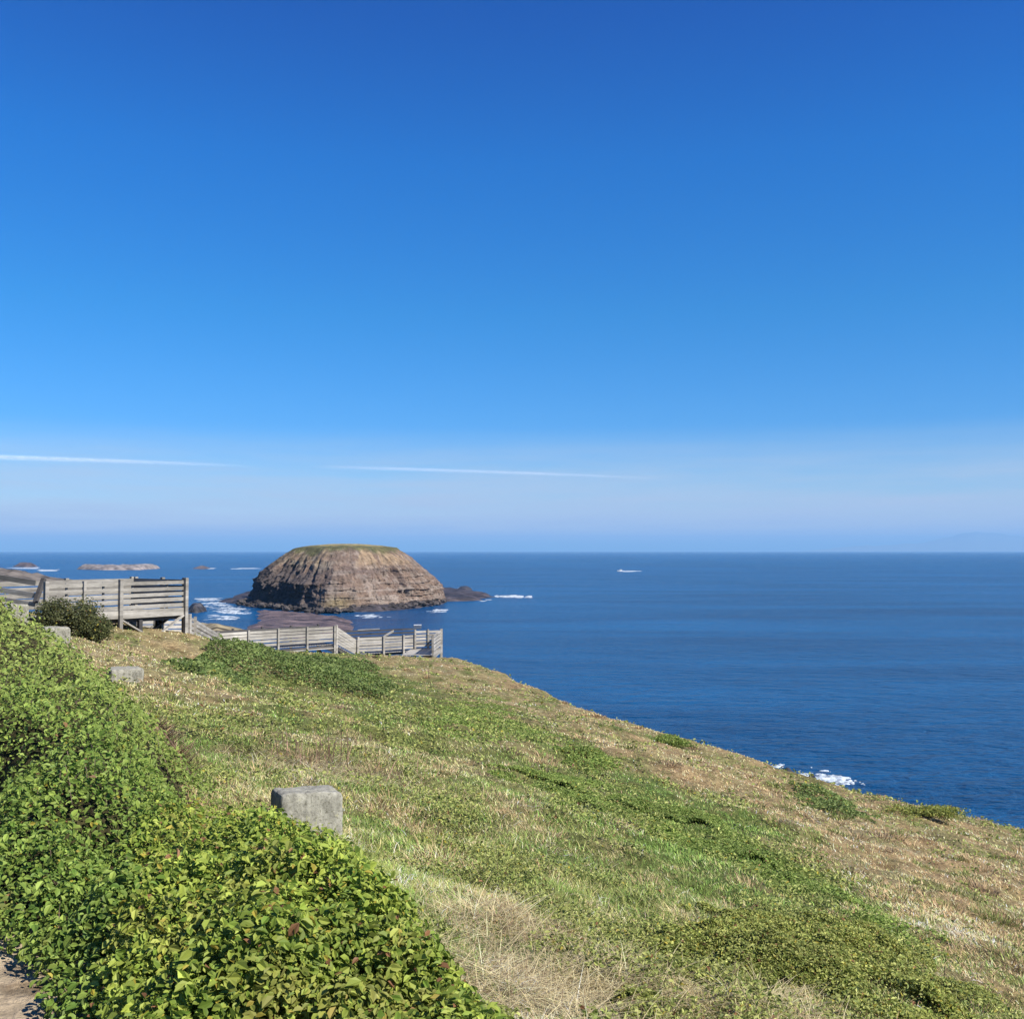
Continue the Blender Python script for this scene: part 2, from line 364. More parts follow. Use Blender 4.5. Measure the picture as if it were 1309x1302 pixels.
def build_ground():
    r = np.concatenate([np.geomspace(.35, 90, 430), np.linspace(91.5, 260, 70)]); na = 1000
    # finer angular steps in front, coarser behind
    a = np.concatenate([np.linspace(-50, 50, 760, endpoint=False), np.linspace(50, 310, 240, endpoint=False)]) * math.pi / 180
    R, A = np.meshgrid(r, a, indexing='ij'); X = (R * np.sin(A)).ravel(); Y = (R * np.cos(A)).ravel()
    Z = ground_raw(X, Y)
    W = veg_weights(X, Y, Z)
    c = W @ PAL * .55
    t, n = tn(X, Y)
    pm = sstep(.55, .25, n + (fbm(X * 2, Y * 2, 14, 3) - .5) * .2) * sstep(-2.6, -2.3, n)
    gravel = np.array((.54, .43, .29)) * (.75 + .5 * fbm(X * 14, Y * 14, 15, 3))[:, None]
    behind = (Y < 1.5) & (n > 0)
    e = edge_sd(X, Y); ck = sstep(1.5, 7, e)[:, None]
    rockc = np.array((.17, .135, .10)) * (.6 + .8 * fbm(X * .6, Y * .6, 18, 4))[:, None]
    c = c * (1 - ck) + rockc * ck
    c = c * (1 - pm[:, None]) + gravel * pm[:, None]
    V = np.stack([X, Y, Z], -1)
    V = np.vstack([V, [[0, 0, g1(0, 0)]]]); c = np.vstack([c, c[:1]])
    k = len(a); tri = np.stack([np.full(k, len(V) - 1), (np.arange(k) + 1) % k, np.arange(k)], -1)
    tri = tri[:, ::-1]
    f = grid_faces(len(r), k, True)
    o = np_mesh('ground', V, [f[:, ::-1], tri[:, ::-1]], M_SOIL, color=c, smooth=True)
    tag(o, kind='structure'); return o
build_ground()

# ------------------------------------------------------------------ sea
def build_sea():
    r = np.concatenate([[1.0], np.geomspace(20, 62000, 90)]); a = np.linspace(0, 2 * math.pi, 180, endpoint=False)
    R, A = np.meshgrid(r, a, indexing='ij')
    V = np.stack([R * np.sin(A), R * np.cos(A), np.zeros_like(R)], -1).reshape(-1, 3)
    f = grid_faces(len(r), len(a), True)
    o = np_mesh('sea', V, [f[:, ::-1]], M_SEA, smooth=True); tag(o, kind='structure')
build_sea()

# ------------------------------------------------------------------ leaves and blades
def norm(v): return v / (np.linalg.norm(v, axis=-1, keepdims=True) + 1e-9)
def leaf_geo(P, Nn, size, aspect, rng, fold=.25):
    """oval folded leaves: P positions, Nn facing normals, size lengths"""
    n = len(P); d = norm(np.cross(Nn, norm(rng.normal(size=(n, 3)))))
    s = np.cross(Nn, d); L = size[:, None]; Wd = L * aspect
    b = P - d * L * .5; t = P + d * L * .5 - Nn * L * .10
    up = Nn * Wd * fold
    l1 = P - d * L * .18 + s * Wd * .5 + up; l2 = P + d * L * .2 + s * Wd * .42 + up
    r1 = P - d * L * .18 - s * Wd * .5 + up; r2 = P + d * L * .2 - s * Wd * .42 + up
    V = np.stack([b, l1, l2, t, r2, r1], 1).reshape(-1, 3)
    i = np.arange(n)[:, None] * 6
    F_ = np.concatenate([i + np.array([[0, 3, 2, 1]]), i + np.array([[0, 5, 4, 3]])])
    return V, F_
def blade_geo(P, az, length, lean, width, rng, curl=.5):
    """bent grass blades: 5 verts each"""
    n = len(P); h = np.stack([np.cos(az), np.sin(az), np.zeros(n)], -1)
    wa = az + math.pi / 2 + rng.normal(size=n) * .7
    w = np.stack([np.cos(wa), np.sin(wa), np.zeros(n)], -1) * width[:, None] / 2
    z = np.array([0, 0, 1.0])
    m = P + h * (np.sin(lean) * length * .55)[:, None] + z * (np.cos(lean) * length * .55)[:, None]
    l2 = np.minimum(lean + curl * (.4 + rng.random(n)), 1.75)
    t = m + h * (np.sin(l2) * length * .45)[:, None] + z * (np.cos(l2) * length * .45)[:, None]
    V = np.stack([P - w, P + w, m + w * .8, m - w * .8, t], 1).reshape(-1, 3)
    i = np.arange(n)[:, None] * 5
    return V, i + np.array([[0, 1, 2, 3]]), i + np.array([[3, 2, 4]])

# ---- hedge surface over the ground, along the path
def hedge_h(x, y):
    t, n = tn(x, y)
    lum = (fbm(x * 1.5, y * 1.5, 90, 3) - .5) * .42 + (fbm(x * 4.5, y * 4.5, 91, 2) - .5) * .30
    nn = n + (fbm(x * .8, y * .8, 92, 2) - .5) * .5
    # long bank beside the path
    top = .42 + .36 * sstep(0, 5, t)
    wr = 1.0 + 1.1 * sstep(1.0, 5.0, t)
    far = top * sstep(-.16, .45, nn) * (1 - sstep(wr - .9, wr + .15, nn)) * sstep(-1.6, -.6, t)
    # nearer, wider mound
    q = ((t + .3) / 3.2) ** 2 + ((nn - (.76 + .17 * np.clip(t, -3, 3))) / .68) ** 2
    near = .52 * np.sqrt(np.clip(1 - q, 0, 1)) ** 1.1
    wh = np.where(near > far, 1, 0)
    h = np.maximum(near, far)
    return h + lum * sstep(0, .3, h), wh
SUNV = np.array(sd)
def leaf_cols(n, rng, base, var, yellow=.0, x=None, y=None):
    k = rng.random(n)[:, None]
    c = base[0] * (1 - k) + base[1] * k
    c = c * (1 + rng.normal(size=(n, 1)) * var)
    if yellow:
        p = rng.random(n); yy = p < yellow; c[yy] = np.array((.36, .30, .045)) * (.7 + .5 * rng.random((yy.sum(), 1)))
        br = p > 1 - yellow * .5; c[br] = np.array((.26, .13, .06)) * (.6 + .6 * rng.random((br.sum(), 1)))
    return np.clip(c, .005, .8)

def build_hedges():
    rng = np.random.default_rng(3)
    n = 900000
    r = 1 / (1 / 1.3 - rng.random(n) * (1 / 1.3 - 1 / 34.)); a = np.radians(rng.uniform(-42, 14, n))
    x = r * np.sin(a); y = r * np.cos(a)
    h, wh = hedge_h(x, y); ok = h > .05; x, y, h, wh, r = x[ok], y[ok], h[ok], wh[ok], r[ok]
    e = .04
    hz = lambda X, Y: hedge_h(X, Y)[0] + ground(X, Y)
    gxn = (hz(x + e, y) - hz(x - e, y)) / (2 * e); gyn = (hz(x, y + e) - hz(x, y - e)) / (2 * e)
    ar = np.sqrt(1 + gxn ** 2 + gyn ** 2)
    keep = rng.random(len(x)) < np.minimum(ar / 2.3, 1); x, y, h, wh, r, gxn, gyn = [q[keep] for q in (x, y, h, wh, r, gxn, gyn)]
    Nn = norm(np.stack([-gxn, -gyn, np.ones_like(gxn)], -1))
    P = np.stack([x, y, ground(x, y) + h], -1)
    dep = rng.random(len(x)) ** 1.5 * .17 - .03
    P = P - Nn * dep[:, None] + rng.normal(size=P.shape) * .012
    LN = norm(Nn * .5 + np.array((.2, -.15, .6)) + rng.normal(size=P.shape) * .58)
    size = .0265 * np.exp(np.clip(rng.normal(size=len(x)) * .36, -.8, .62)) * np.maximum(1, r / 7.0) ** .75
    px, py = project(P)
    print('hedge leaves', len(x))
    for flag, name, lab, cat, base, yl in ((0, 'hedge', 'long dark green leafy hedge bordering the path up to the timber viewing platform', 'hedge', ((.09, .165, .026), (.26, .335, .065)), .012),
                                           (1, 'leafy_shrub', 'yellow-green broad-leaved shrub mound in the near foreground, in front of the largest concrete block', 'shrub', ((.115, .19, .024), (.36, .415, .072)), .03)):
        s = wh == flag
        c = leaf_cols(s.sum(), rng, (np.array(base[0]), np.array(base[1])), .18, yl)
        pn = fbm(x[s] * 1.3, y[s] * 1.3, 95, 3)[:, None]
        c = c * (.75 + .5 * pn)
        kb = (sstep(.64, .76, fbm(x[s] * 1.9, y[s] * 1.9, 99, 4)) * .3)[:, None] * (rng.random((s.sum(), 1)) < .7)
        c = c * (1 - kb) + np.array((.30, .22, .075)) * (.5 + rng.random((s.sum(), 1))) * kb
        if flag == 0:       # leaves turn lighter and yellower further along the bank
            k = sstep(5, 12, r[s])[:, None] * .5; c = c * (1 - k) + np.array((.33, .37, .10)) * (.8 + .4 * rng.random((s.sum(), 1))) * k
        org = np.array([P[s][:, 0].mean(), P[s][:, 1].mean(), 0]); org[2] = g1(org[0], org[1])
        root = empty(name, org); tag(root, lab, cat)
        V, Fc = leaf_geo(P[s] - org, LN[s], size[s], .56, rng)
        np_mesh('foliage', V, [Fc], M_LEAF, root, np.repeat(c, 6, 0))
        # inner mass of twigs and shaded soil under the leaves
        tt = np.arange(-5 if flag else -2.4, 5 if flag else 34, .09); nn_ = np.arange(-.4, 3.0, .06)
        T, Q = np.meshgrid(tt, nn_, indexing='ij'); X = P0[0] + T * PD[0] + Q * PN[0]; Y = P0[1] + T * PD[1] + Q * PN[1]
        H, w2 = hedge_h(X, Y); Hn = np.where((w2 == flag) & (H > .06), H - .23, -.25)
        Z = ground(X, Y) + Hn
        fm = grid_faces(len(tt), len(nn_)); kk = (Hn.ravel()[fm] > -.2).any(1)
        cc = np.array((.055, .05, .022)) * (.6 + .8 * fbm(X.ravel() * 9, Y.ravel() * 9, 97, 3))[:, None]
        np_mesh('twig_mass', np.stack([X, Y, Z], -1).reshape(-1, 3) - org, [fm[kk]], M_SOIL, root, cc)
        # protruding twigs
        idx = rng.choice(np.nonzero(s)[0], 260 if flag else 500)
        L = rng.uniform(.05, .16, len(idx)); Vt, Fq, Ft = blade_geo(P[idx] - Nn[idx] * .06 - org, rng.uniform(0, 6.28, len(idx)), L, rng.uniform(0, .9, len(idx)), .004 * np.maximum(1, r[idx] / 5), rng)
        np_mesh('twig', Vt, [Fq, Ft], M_BARK, root)['kind'] = 'stuff'
build_hedges()

# ---- low leafy patches on the slope
def img_patch(name, poly, label, cat, hgt, leaf, base, count, seed, yellow=.02, kind=None, rough=.3, aspect=.55, parts=True):
    rng = np.random.default_rng(seed)
    Wp = np.array([hit(*p)[:2] for p in poly]); lo = Wp.min(0) - .3; hi = Wp.max(0) + .3
    xs = []; tries = 0; tot = 0
    while tot < count and tries < 60:
        x = rng.uniform(lo[0], hi[0], count); y = rng.uniform(lo[1], hi[1], count)
        d = poly_dist(x, y, Wp); ins = inside(x, y, Wp); sdv = np.where(ins, d, -d)
        span = min(hi - lo)
        sdv = sdv + (fbm(x * 1.4 / max(.5, span * .2), y * 1.4 / max(.5, span * .2), seed, 4) - .5) * span * .42
        k = (sdv > 0) & (fbm(x * 2.2, y * 2.2, seed + 5, 3) + rng.random(len(x)) * .35 > rough + .17)
        xs.append(np.stack([x[k], y[k], sdv[k]], -1)); tot += k.sum(); tries += 1
    A = np.vstack(xs)[:count]; x, y, sdv = A.T
    span = min(hi - lo)
    prof = np.sqrt(sstep(0, min(.35 * span, 1.2), sdv)) * .85 + .15
    surf = hgt * prof * (.45 + 1.1 * fbm(x * 2.6, y * 2.6, seed + 2, 3))
    z = ground(x, y) + surf * (1 - .55 * rng.random(len(x)) ** 2.2)
    P = np.stack([x, y, z], -1); dist = y.mean()
    e = .06
    LN = norm(np.array((.1, -.15, .9)) + rng.normal(size=P.shape) * .55)
    size = leaf * rng.uniform(.65, 1.3, len(x))
    c = leaf_cols(len(x), rng, (np.array(base[0]), np.array(base[1])), .2, yellow) * (.7 + .6 * fbm(x * 1.7, y * 1.7, seed + 9, 3))[:, None]
    org = np.array([x.mean(), y.mean(), 0]); org[2] = g1(org[0], org[1])
    V, Fc = leaf_geo(P - org, LN, size, aspect, rng)
    if kind:
        o = np_mesh(name, V, [Fc], M_LEAF, None, np.repeat(c, 6, 0), loc=org); tag(o, label, cat, kind=kind)
    else:
        root = empty(name, org); tag(root, label, cat)
        np_mesh('foliage', V, [Fc], M_LEAF, root, np.repeat(c, 6, 0))
        m = max(30, len(x) // 40); idx = rng.choice(len(x), m)
        B = P[idx].copy(); B[:, 2] = ground(B[:, 0], B[:, 1]) - .02
        L = (P[idx][:, 2] - B[:, 2]) * 1.05 + .02
        Vt, Fq, Ft = blade_geo(B - org, rng.uniform(0, 6.28, m), L, rng.uniform(0, .5, m), np.full(m, max(.004, dist * .0007)), rng)
        np_mesh('stem', Vt, [Fq, Ft], M_BARK, root)['kind'] = 'stuff'
G1 = ((.09, .15, .035), (.23, .28, .085)); G2 = ((.13, .21, .035), (.32, .38, .10)); G3 = ((.15, .20, .035), (.42, .42, .12))
img_patch('creeping_shrub', [(228, 852), (262, 836), (330, 832), (400, 845), (470, 848), (482, 868), (500, 890), (455, 893), (390, 875), (330, 868), (250, 866)],
          'sprawling deep green shrub thicket just below the timber boardwalk', 'shrub', .34, .09, G1, 26000, 21, .0)
img_patch('low_shrub', [(815, 1310), (840, 1235), (905, 1190), (1010, 1178), (1110, 1200), (1200, 1255), (1270, 1320), (1080, 1330), (1045, 1282), (960, 1296)],
          'low small-leaved green shrub spreading at the bottom edge, beside pale dry straw', 'shrub', .24, .025, G3, 75000, 22, .03, None, .50)
img_patch('low_shrub', [(1010, 1010), (1050, 1012), (1095, 1036), (1110, 1048), (1070, 1046), (1030, 1028)], 'flat olive green bush on the dry slope directly below the surf', 'shrub', .22, .07, G1, 3500, 25)
img_patch('low_shrub', [(715, 958), (770, 960), (795, 985), (750, 990), (720, 975)], 'bright green leafy clump high in the middle of the grassy slope', 'shrub', .14, .045, G2, 4500, 26)
img_patch('ground_cover', [(640, 985), (720, 985), (800, 1020), (880, 1035), (960, 1080), (1040, 1105), (1130, 1165), (1200, 1215), (1150, 1215), (1050, 1165), (960, 1125), (860, 1075), (760, 1045), (680, 1010)],
          'band of bright green creeping weeds running down across the grassy slope', 'ground cover', .10, .034, G2, 60000, 27, .01, 'stuff', .53)
img_patch('ground_cover', [(540, 905), (640, 890), (660, 915), (720, 945), (640, 960), (560, 935)], 'patchy green weeds in the dry grass below the lookout', 'ground cover', .09, .05, G2, 9000, 28, .01, 'stuff', .53)

# ---- grass
def build_grass():
    rng = np.random.default_rng(5)
    n = 1700000
    r = 1 / (1 / 2.6 - rng.random(n) * (1 / 2.6 - 1 / 72.)); a = np.radians(rng.uniform(-36, 38, n))
    x = r * np.sin(a); y = r * np.cos(a)
    # tussocky clumping
    dens = fbm(x * 2.4, y * 2.4, 110, 3)
    h, _ = hedge_h(x, y); t, nq = tn(x, y)
    ok = (h < .12) & (nq > .3) & (.55 * dens + .45 * sstep(.25, .7, fbm(x * .8, y * .8, 119, 3)) + rng.random(n) * .42 > .49) & (edge_sd(x, y) < 4)
    x, y, r, dens = x[ok], y[ok], r[ok], dens[ok]
    z = ground(x, y)
    W = veg_weights(x, y, z); cum = W.cumsum(1); u = rng.random(len(x))[:, None]; k = (u > cum).sum(1).clip(0, 4)
    c = PAL[k] * np.exp(rng.normal(size=(len(x), 1)) * .38) * (.62 + .9 * fbm(x * .9, y * .9, 111, 4))[:, None] * 1.22
    c = np.clip(c * (1 + rng.normal(size=(len(x), 3)) * .05), .01, .75)
    L = np.choose(k, [.065, .07, .075, .065, .12]) * rng.uniform(.5, 1.4, len(x)) * (.65 + .9 * fbm(x * 1.2, y * 1.2, 112, 3)) * (1 - .22 * sstep(5, 16, r))
    lean = np.abs(rng.normal(size=len(x))) * .5 + np.choose(k, [.3, .35, .5, .5, 1.0])
    az = rng.normal(size=len(x)) * 1.5 + 2.2 + 3 * (fbm(x * .8, y * .8, 113, 2) - .5)
    w = np.maximum(.0028, .00066 * r) * rng.uniform(.7, 1.3, len(x))
    P = np.stack([x, y, z - .01], -1)
    print('grass', len(x))
    for name, sel, lab in (('green_grass', k < 2, 'short green grass growing over the coastal slope'), ('dry_grass', k >= 2, 'dry straw-coloured grass mixed over the coastal slope')):
        V, Fq, Ft = blade_geo(P[sel], az[sel], L[sel], lean[sel], w[sel], rng)
        o = np_mesh(name, V, [Fq, Ft], M_GRASS, None, np.repeat(c[sel], 5, 0)); tag(o, lab, 'grass', kind='stuff')
    # flattened pale straw: bare dry patches in the foreground and round the big block
    px = [(690, 1280, 3000, .36), (635, 1185, 900, .22), (770, 1262, 900, .3), (400, 985, 900, .6), (470, 1005, 500, .5), (985, 1296, 700, .25)]
    Ps = []
    for (qx, qy, m, s) in px:
        p = hit(qx, qy); Ps.append(np.stack([p[0] + rng.normal(size=m) * s, p[1] + rng.normal(size=m) * s * .9], -1))
    Q = np.vstack(Ps); h, _ = hedge_h(Q[:, 0], Q[:, 1]); Q = Q[h < .15]; m = len(Q)
    P = np.stack([Q[:, 0], Q[:, 1], ground(Q[:, 0], Q[:, 1]) + rng.random(m) * .05], -1)
    V, Fq, Ft = blade_geo(P, rng.uniform(0, 6.28, m), rng.uniform(.12, .38, m), rng.uniform(1.15, 1.55, m), np.full(m, .0038), rng, .15)
    c = np.array((.54, .455, .255)) * np.exp(rng.normal(size=(m, 1)) * .32); c[rng.random(m) < .2] = (.22, .15, .09)
    o = np_mesh('fallen_straw', V, [Fq, Ft], M_GRASS, None, np.repeat(np.clip(c, .02, .8), 5, 0)); tag(o, 'flattened pale dead straw lying in bare patches of the slope', 'straw', kind='stuff')
    # tussock clumps in the far dry band: short, broad, darker-stemmed
    n = 900
    r = 1 / (1 / 7. - rng.random(n) * (1 / 7. - 1 / 60.)); a = np.radians(rng.uniform(-20, 34, n)); x = r * np.sin(a); y = r * np.cos(a)
    ok = (edge_sd(x, y) < 2); x, y, r = x[ok], y[ok], r[ok]
    W = veg_weights(x, y, ground(x, y)); ok = rng.random(len(x)) < W[:, 3] * 1.2 + W[:, 2] * .5 + .1; x, y, r, W = x[ok], y[ok], r[ok], W[ok]
    m = 60; X = np.repeat(x, m); Y = np.repeat(y, m); Rr = np.repeat(r, m); sc = np.repeat(rng.uniform(.6, 1.5, len(x)), m)
    az = rng.uniform(0, 6.28, len(X)); q = rng.random(len(X)) ** .6 * .16 * sc
    X = X + np.cos(az) * q; Y = Y + np.sin(az) * q
    kind = np.repeat(rng.random(len(x)), m)[:, None]
    c = np.where(kind < .5, TAN * .8, np.where(kind < .68, np.array((.24, .17, .10)), OLIVE)) * (1 + rng.normal(size=(len(X), 1)) * .25)
    V, Fq, Ft = blade_geo(np.stack([X, Y, ground(X, Y) - .01], -1), az, rng.uniform(.06, .15, len(X)) * sc, rng.uniform(.3, 1.2, len(X)), np.maximum(.004, .0008 * Rr), rng)
    o = np_mesh('tussock_grass', V, [Fq, Ft], M_GRASS, None, np.repeat(np.clip(c, .02, .7), 5, 0)); tag(o, 'tufted brown tussock grass dotted over the slope', 'grass', kind='stuff')
build_grass()
def scattered_weeds():
    rng = np.random.default_rng(61); n = 420000
    r = 1 / (1 / 3.2 - rng.random(n) * (1 / 3.2 - 1 / 55.)); a = np.radians(rng.uniform(-34, 36, n)); x = r * np.sin(a); y = r * np.cos(a)
    h, _ = hedge_h(x, y); t, nq = tn(x, y); W = veg_weights(x, y, ground(x, y))
    cl = fbm(x * 1.8, y * 1.8, 131, 4); ok = (h < .05) & (nq > .4) & (edge_sd(x, y) < 1) & (cl + rng.random(n) * .16 > .655) & (rng.random(n) < W[:, 0] * 1.6 + W[:, 1] * .9)
    x, y, r, cl = x[ok], y[ok], r[ok], cl[ok]
    P = np.stack([x, y, ground(x, y) + .015 + rng.random(len(x)) * .11], -1)
    c = leaf_cols(len(x), rng, (np.array((.14, .18, .04)), np.array((.36, .37, .115))), .22, .02) * (.8 + .6 * fbm(x * .7, y * .7, 133, 3))[:, None]
    V, Fc = leaf_geo(P, norm(np.array((.1, -.15, .8)) + rng.normal(size=P.shape) * .5), (.026 * np.maximum(1, r / 8)) * rng.uniform(.6, 1.4, len(x)), .55, rng)
    print('weeds', len(x))
    o = np_mesh('ground_cover', V, [Fc], M_LEAF, None, np.repeat(c, 6, 0)); tag(o, 'small leafy green weeds mixed loosely through the grass all over the slope', 'ground cover', kind='stuff')
scattered_weeds()

# ------------------------------------------------------------------ olive shrub by the platform
def build_shrub(name, label, px, py, d, rx, ry, rz, leaf, cols, n, seed):
    rng = np.random.default_rng(seed); p = at(px, py, d); p[2] = g1(p[0], p[1])
    root = empty(name, p); tag(root, label, 'shrub')
    lob = [(rng.uniform(-.65, .65), rng.uniform(-.5, .5), rng.uniform(.25, .75), rng.uniform(.3, .5)) for _ in range(16)]
    Pl = []
    for (a, b, c, s) in lob:
        m = n // 16; v = norm(rng.normal(size=(m, 3))) * (rng.random((m, 1)) ** .35) * s
        Pl.append(v + np.array((a, b, c)))
    P = np.vstack(Pl) * np.array((rx, ry, rz)); P = P[P[:, 2] > -.1]
    LN = norm(P * .4 + np.array((.1, -.1, .5)) + rng.normal(size=P.shape) * .6)
    c = leaf_cols(len(P), rng, (np.array(cols[0]), np.array(cols[1])), .25, .02)
    V, Fc = leaf_geo(P, LN, leaf * rng.uniform(.6, 1.3, len(P)), .45, rng)
    np_mesh('foliage', V, [Fc], M_LEAF, root, np.repeat(c, 6, 0))
    mb = MB()
    for i in range(14):
        a, b, c_, s = lob[i]; mb.beam((rng.uniform(-.1, .1), rng.uniform(-.1, .1), -.05), (a * rx * .8, b * ry * .8, c_ * rz * .9), .03, .03, (.3, .8, .1))
    mb.build('branches', M_BARK, root, (0, 0, 0))
build_shrub('olive_shrub', 'rounded dull olive shrub in front of the upper viewing platform', 84, 800, 25.5, .95, .9, .95, .06, ((.055, .07, .025), (.15, .155, .065)), 9000, 41)
build_shrub('olive_shrub', 'smaller drooping olive bush right of the rounded shrub, on the edge of tan grass', 122, 815, 25.0, .5, .5, .62, .055, ((.06, .075, .025), (.15, .16, .06)), 3500, 42)

for (px, py, rx, rz, lab, cols, sd_) in ((858, 951, .7, .26, 'small bright green tuft bush on the cliff edge against dark sea', G2, 43), (1176, 1044, 1.15, .24, 'green cushion bush on the cliff edge right of the white surf', G3, 44)):
    p = hit(px, py); build_shrub('low_shrub', lab, px, py, p[1], rx, .6, rz, .06, cols, 3000, sd_)
def dead_frond():
    rng = np.random.default_rng(77); a = at(188, 946, 10.2); b = at(243, 990, 8.9)
    a[2] = max(a[2], g1(a[0], a[1]) + .25); org = (a + b) / 2; root = empty('dead_frond', org); tag(root, 'dead brown feathery frond lying on the hedge edge, left of the large concrete block', 'dead branch')
    n = 9; pts = [a + (b - a) * i / n + np.array((0, 0, .10 * math.sin(i / n * 3.1))) for i in range(n + 1)]
    mb = MB()
    for i in range(n): mb.beam(pts[i], pts[i + 1], .014, .014, (.3, .2, .9))
    mb.build('stem', M_BARK, root, org)
    m = 420; f = rng.random(m); P = a + (b - a) * f[:, None] + np.array((0, 0, 1)) * (.10 * np.sin(f * 3.1))[:, None]
    V, Fq, Ft = blade_geo(P - org, np.where(rng.random(m) < .6, -.1, 3.0) + rng.normal(size=m) * .45, rng.uniform(.10, .24, m), rng.uniform(.7, 1.5, m), np.full(m, .011), rng, .3)
    c = np.array((.22, .14, .085)) * np.exp(rng.normal(size=(m, 1)) * .4)
    o = np_mesh('leaflets', V, [Fq, Ft], M_GRASS, root, np.repeat(c, 5, 0)); o['kind'] = 'stuff'
    p = hit(410, 985); m = 130; x = p[0] + rng.normal(size=m) * .45; y = p[1] + .3 + rng.normal(size=m) * .35
    V, Fq, Ft = blade_geo(np.stack([x, y, ground(x, y)], -1), rng.uniform(0, 6.28, m), rng.uniform(.15, .55, m), np.abs(rng.normal(size=m)) * .5, np.full(m, .007), rng, .4)
    o = np_mesh('dry_stalks', V, [Fq, Ft], M_GRASS, None, np.repeat(np.array((.20, .12, .085)) * np.exp(rng.normal(size=(m, 1)) * .35), 5, 0)); tag(o, 'thin bare reddish brown stalks standing behind the large concrete block', 'dry stalks', kind='stuff')
dead_frond()
# ------------------------------------------------------------------ concrete blocks
def block(px, py_top, d, w, dp, h, rz, label, tilt=0):
    p = at(px, py_top, d)
    nx, ny, nz = 22, 16, 16; rng = np.random.default_rng(int(px))
    V = []; Fc = []
    def face(o, a, b, na, nb):
        base = len(V)
        for i in range(na + 1):
            for j in range(nb + 1): V.append(np.array(o) + np.array(a) * i / na + np.array(b) * j / nb)
        for i in range(na):
            for j in range(nb):
                q = base + i * (nb + 1) + j; Fc.append((q, q + nb + 1, q + nb + 2, q + 1))
    face((-.5, -.5, -1), (1, 0, 0), (0, 0, 1), nx, nz); face((.5, .5, -1), (-1, 0, 0), (0, 0, 1), nx, nz)
    face((-.5, .5, -1), (0, -1, 0), (0, 0, 1), ny, nz); face((.5, -.5, -1), (0, 1, 0), (0, 0, 1), ny, nz)
    face((-.5, -.5, 0), (1, 0, 0), (0, 1, 0), nx, ny); face((-.5, .5, -1), (1, 0, 0), (0, -1, 0), nx, ny)
    V = np.array(V) * np.array((w, dp, h))
    # round the corners: pull to a rounded box
    half = np.array((w, dp, h)) / 2; C = V + np.array((0, 0, h / 2)); rr = .045 * min(1, w / .5)
    inn = np.clip(C, -(half - rr), half - rr); dv = C - inn; L = np.linalg.norm(dv, axis=1, keepdims=True)
    C = inn + np.where(L > 1e-6, dv / np.maximum(L, 1e-6) * np.minimum(L, rr), 0)
    nse = (fbm(C[:, 0] * 7 + C[:, 2] * 5, C[:, 1] * 7 - C[:, 2] * 4, 120 + int(px), 4) - .5) * .06
    C = C * (1 + nse[:, None] / .5); C[:, 0] *= 1 + .08 * (C[:, 2] < 0)
    C[:, 2] -= h / 2
    o = np_mesh('concrete_block', C, [np.array(Fc)], M_CONC, smooth=True, loc=p); o.rotation_euler = (tilt, 0.03, rz)
    tag(o, label, 'concrete block', 'concrete blocks along the hedge'); return o
block(393, 1008, 8.0, .49, .40, .75, math.radians(24), 'large lichen-stained concrete block beside the yellow-green shrub in the foreground', math.radians(-4))
block(160, 853, 16.2, .50, .42, .7, math.radians(32), 'weathered concrete block where the hedge meets tan grass, casting a dark left edge')
block(72, 801, 20.5, .48, .4, .7, math.radians(33), 'small pale concrete block in the hedge directly in front of the olive shrub')
block(24, 772, 27, .46, .4, .7, math.radians(33), 'faint farthest concrete block high in the hedge near the leaning timber post')

# ------------------------------------------------------------------ timber structures
def railing(root, org, pts, ztop, zdeck, mat, nb=5, post_down=None, posts=True, postmat=None, board_h=.15, cap=True, cant=0, name='railing_panel', side=1):
    """pts: plan points of the posts; ztop/zdeck arrays of heights (world z)"""
    pts = [np.array(p, float) for p in pts]; zt = ztop if hasattr(ztop, '__len__') else [ztop] * len(pts); zd = zdeck if hasattr(zdeck, '__len__') else [zdeck] * len(pts)
    for i in range(len(pts) - 1):
        mb = MB(); a, b = pts[i], pts[i + 1]
        d = (b - a) / np.linalg.norm(b - a); nrm = np.array([d[1], -d[0]]) * .06 * side
        for k in range(nb):
            f = (k + .5) / nb
            za = zd[i] + .06 + (zt[i] - zd[i] - .06) * f; zb = zd[i + 1] + .06 + (zt[i + 1] - zd[i + 1] - .06) * f
            j = random.uniform(-.012, .012)
            mb.beam((a[0] + nrm[0] * .3, a[1] + nrm[1] * .3, za + j), (b[0] + nrm[0] * .3, b[1] + nrm[1] * .3, zb + j + random.uniform(-.01, .01)), .035, board_h * random.uniform(.93, 1.05))
        mb.build(name, mat, root, org)
    if posts:
        for i, p in enumerate(pts):
            d = (pts[min(i + 1, len(pts) - 1)] - pts[max(i - 1, 0)]); d /= np.linalg.norm(d); nrm = np.array([d[1], -d[0]]) * side
            q = p + nrm * .085
            g = g1(q[0], q[1]) - .3 if post_down is None else post_down
            MB().beam((q[0], q[1], g), (q[0], q[1], zt[i] + .05), .11, .11, (d[0], d[1], 0)).build('post', postmat or mat, root, org)
            
def deck_slab(root, org, A, B, width, z, mat, z2=None, name='deck', side=1):
    """planks across a strip from A to B, offset to one side"""
    A = np.array(A, float); B = np.array(B, float); z2 = z if z2 is None else z2
    d = (B - A); L = np.linalg.norm(d); d /= L; nrm = np.array([-d[1], d[0]]) * side
    mb = MB(); n = max(1, int(L / .15))
    for i in range(n):
        f = (i + .5) / n; p = A + d * L * f; zz = z + (z2 - z) * f
        mb.beam((p[0], p[1], zz - .02), (p[0] + nrm[0] * width, p[1] + nrm[1] * width, zz - .02), .138, .04)
    mb.build(name, mat, root, org)
def fascia(root, org, a, b, za, zb, h, mat, name='fascia_board', off=.0):
    MB().beam((a[0], a[1], za - h / 2), (b[0], b[1], zb - h / 2), .05, h).build(name, mat, root, org)

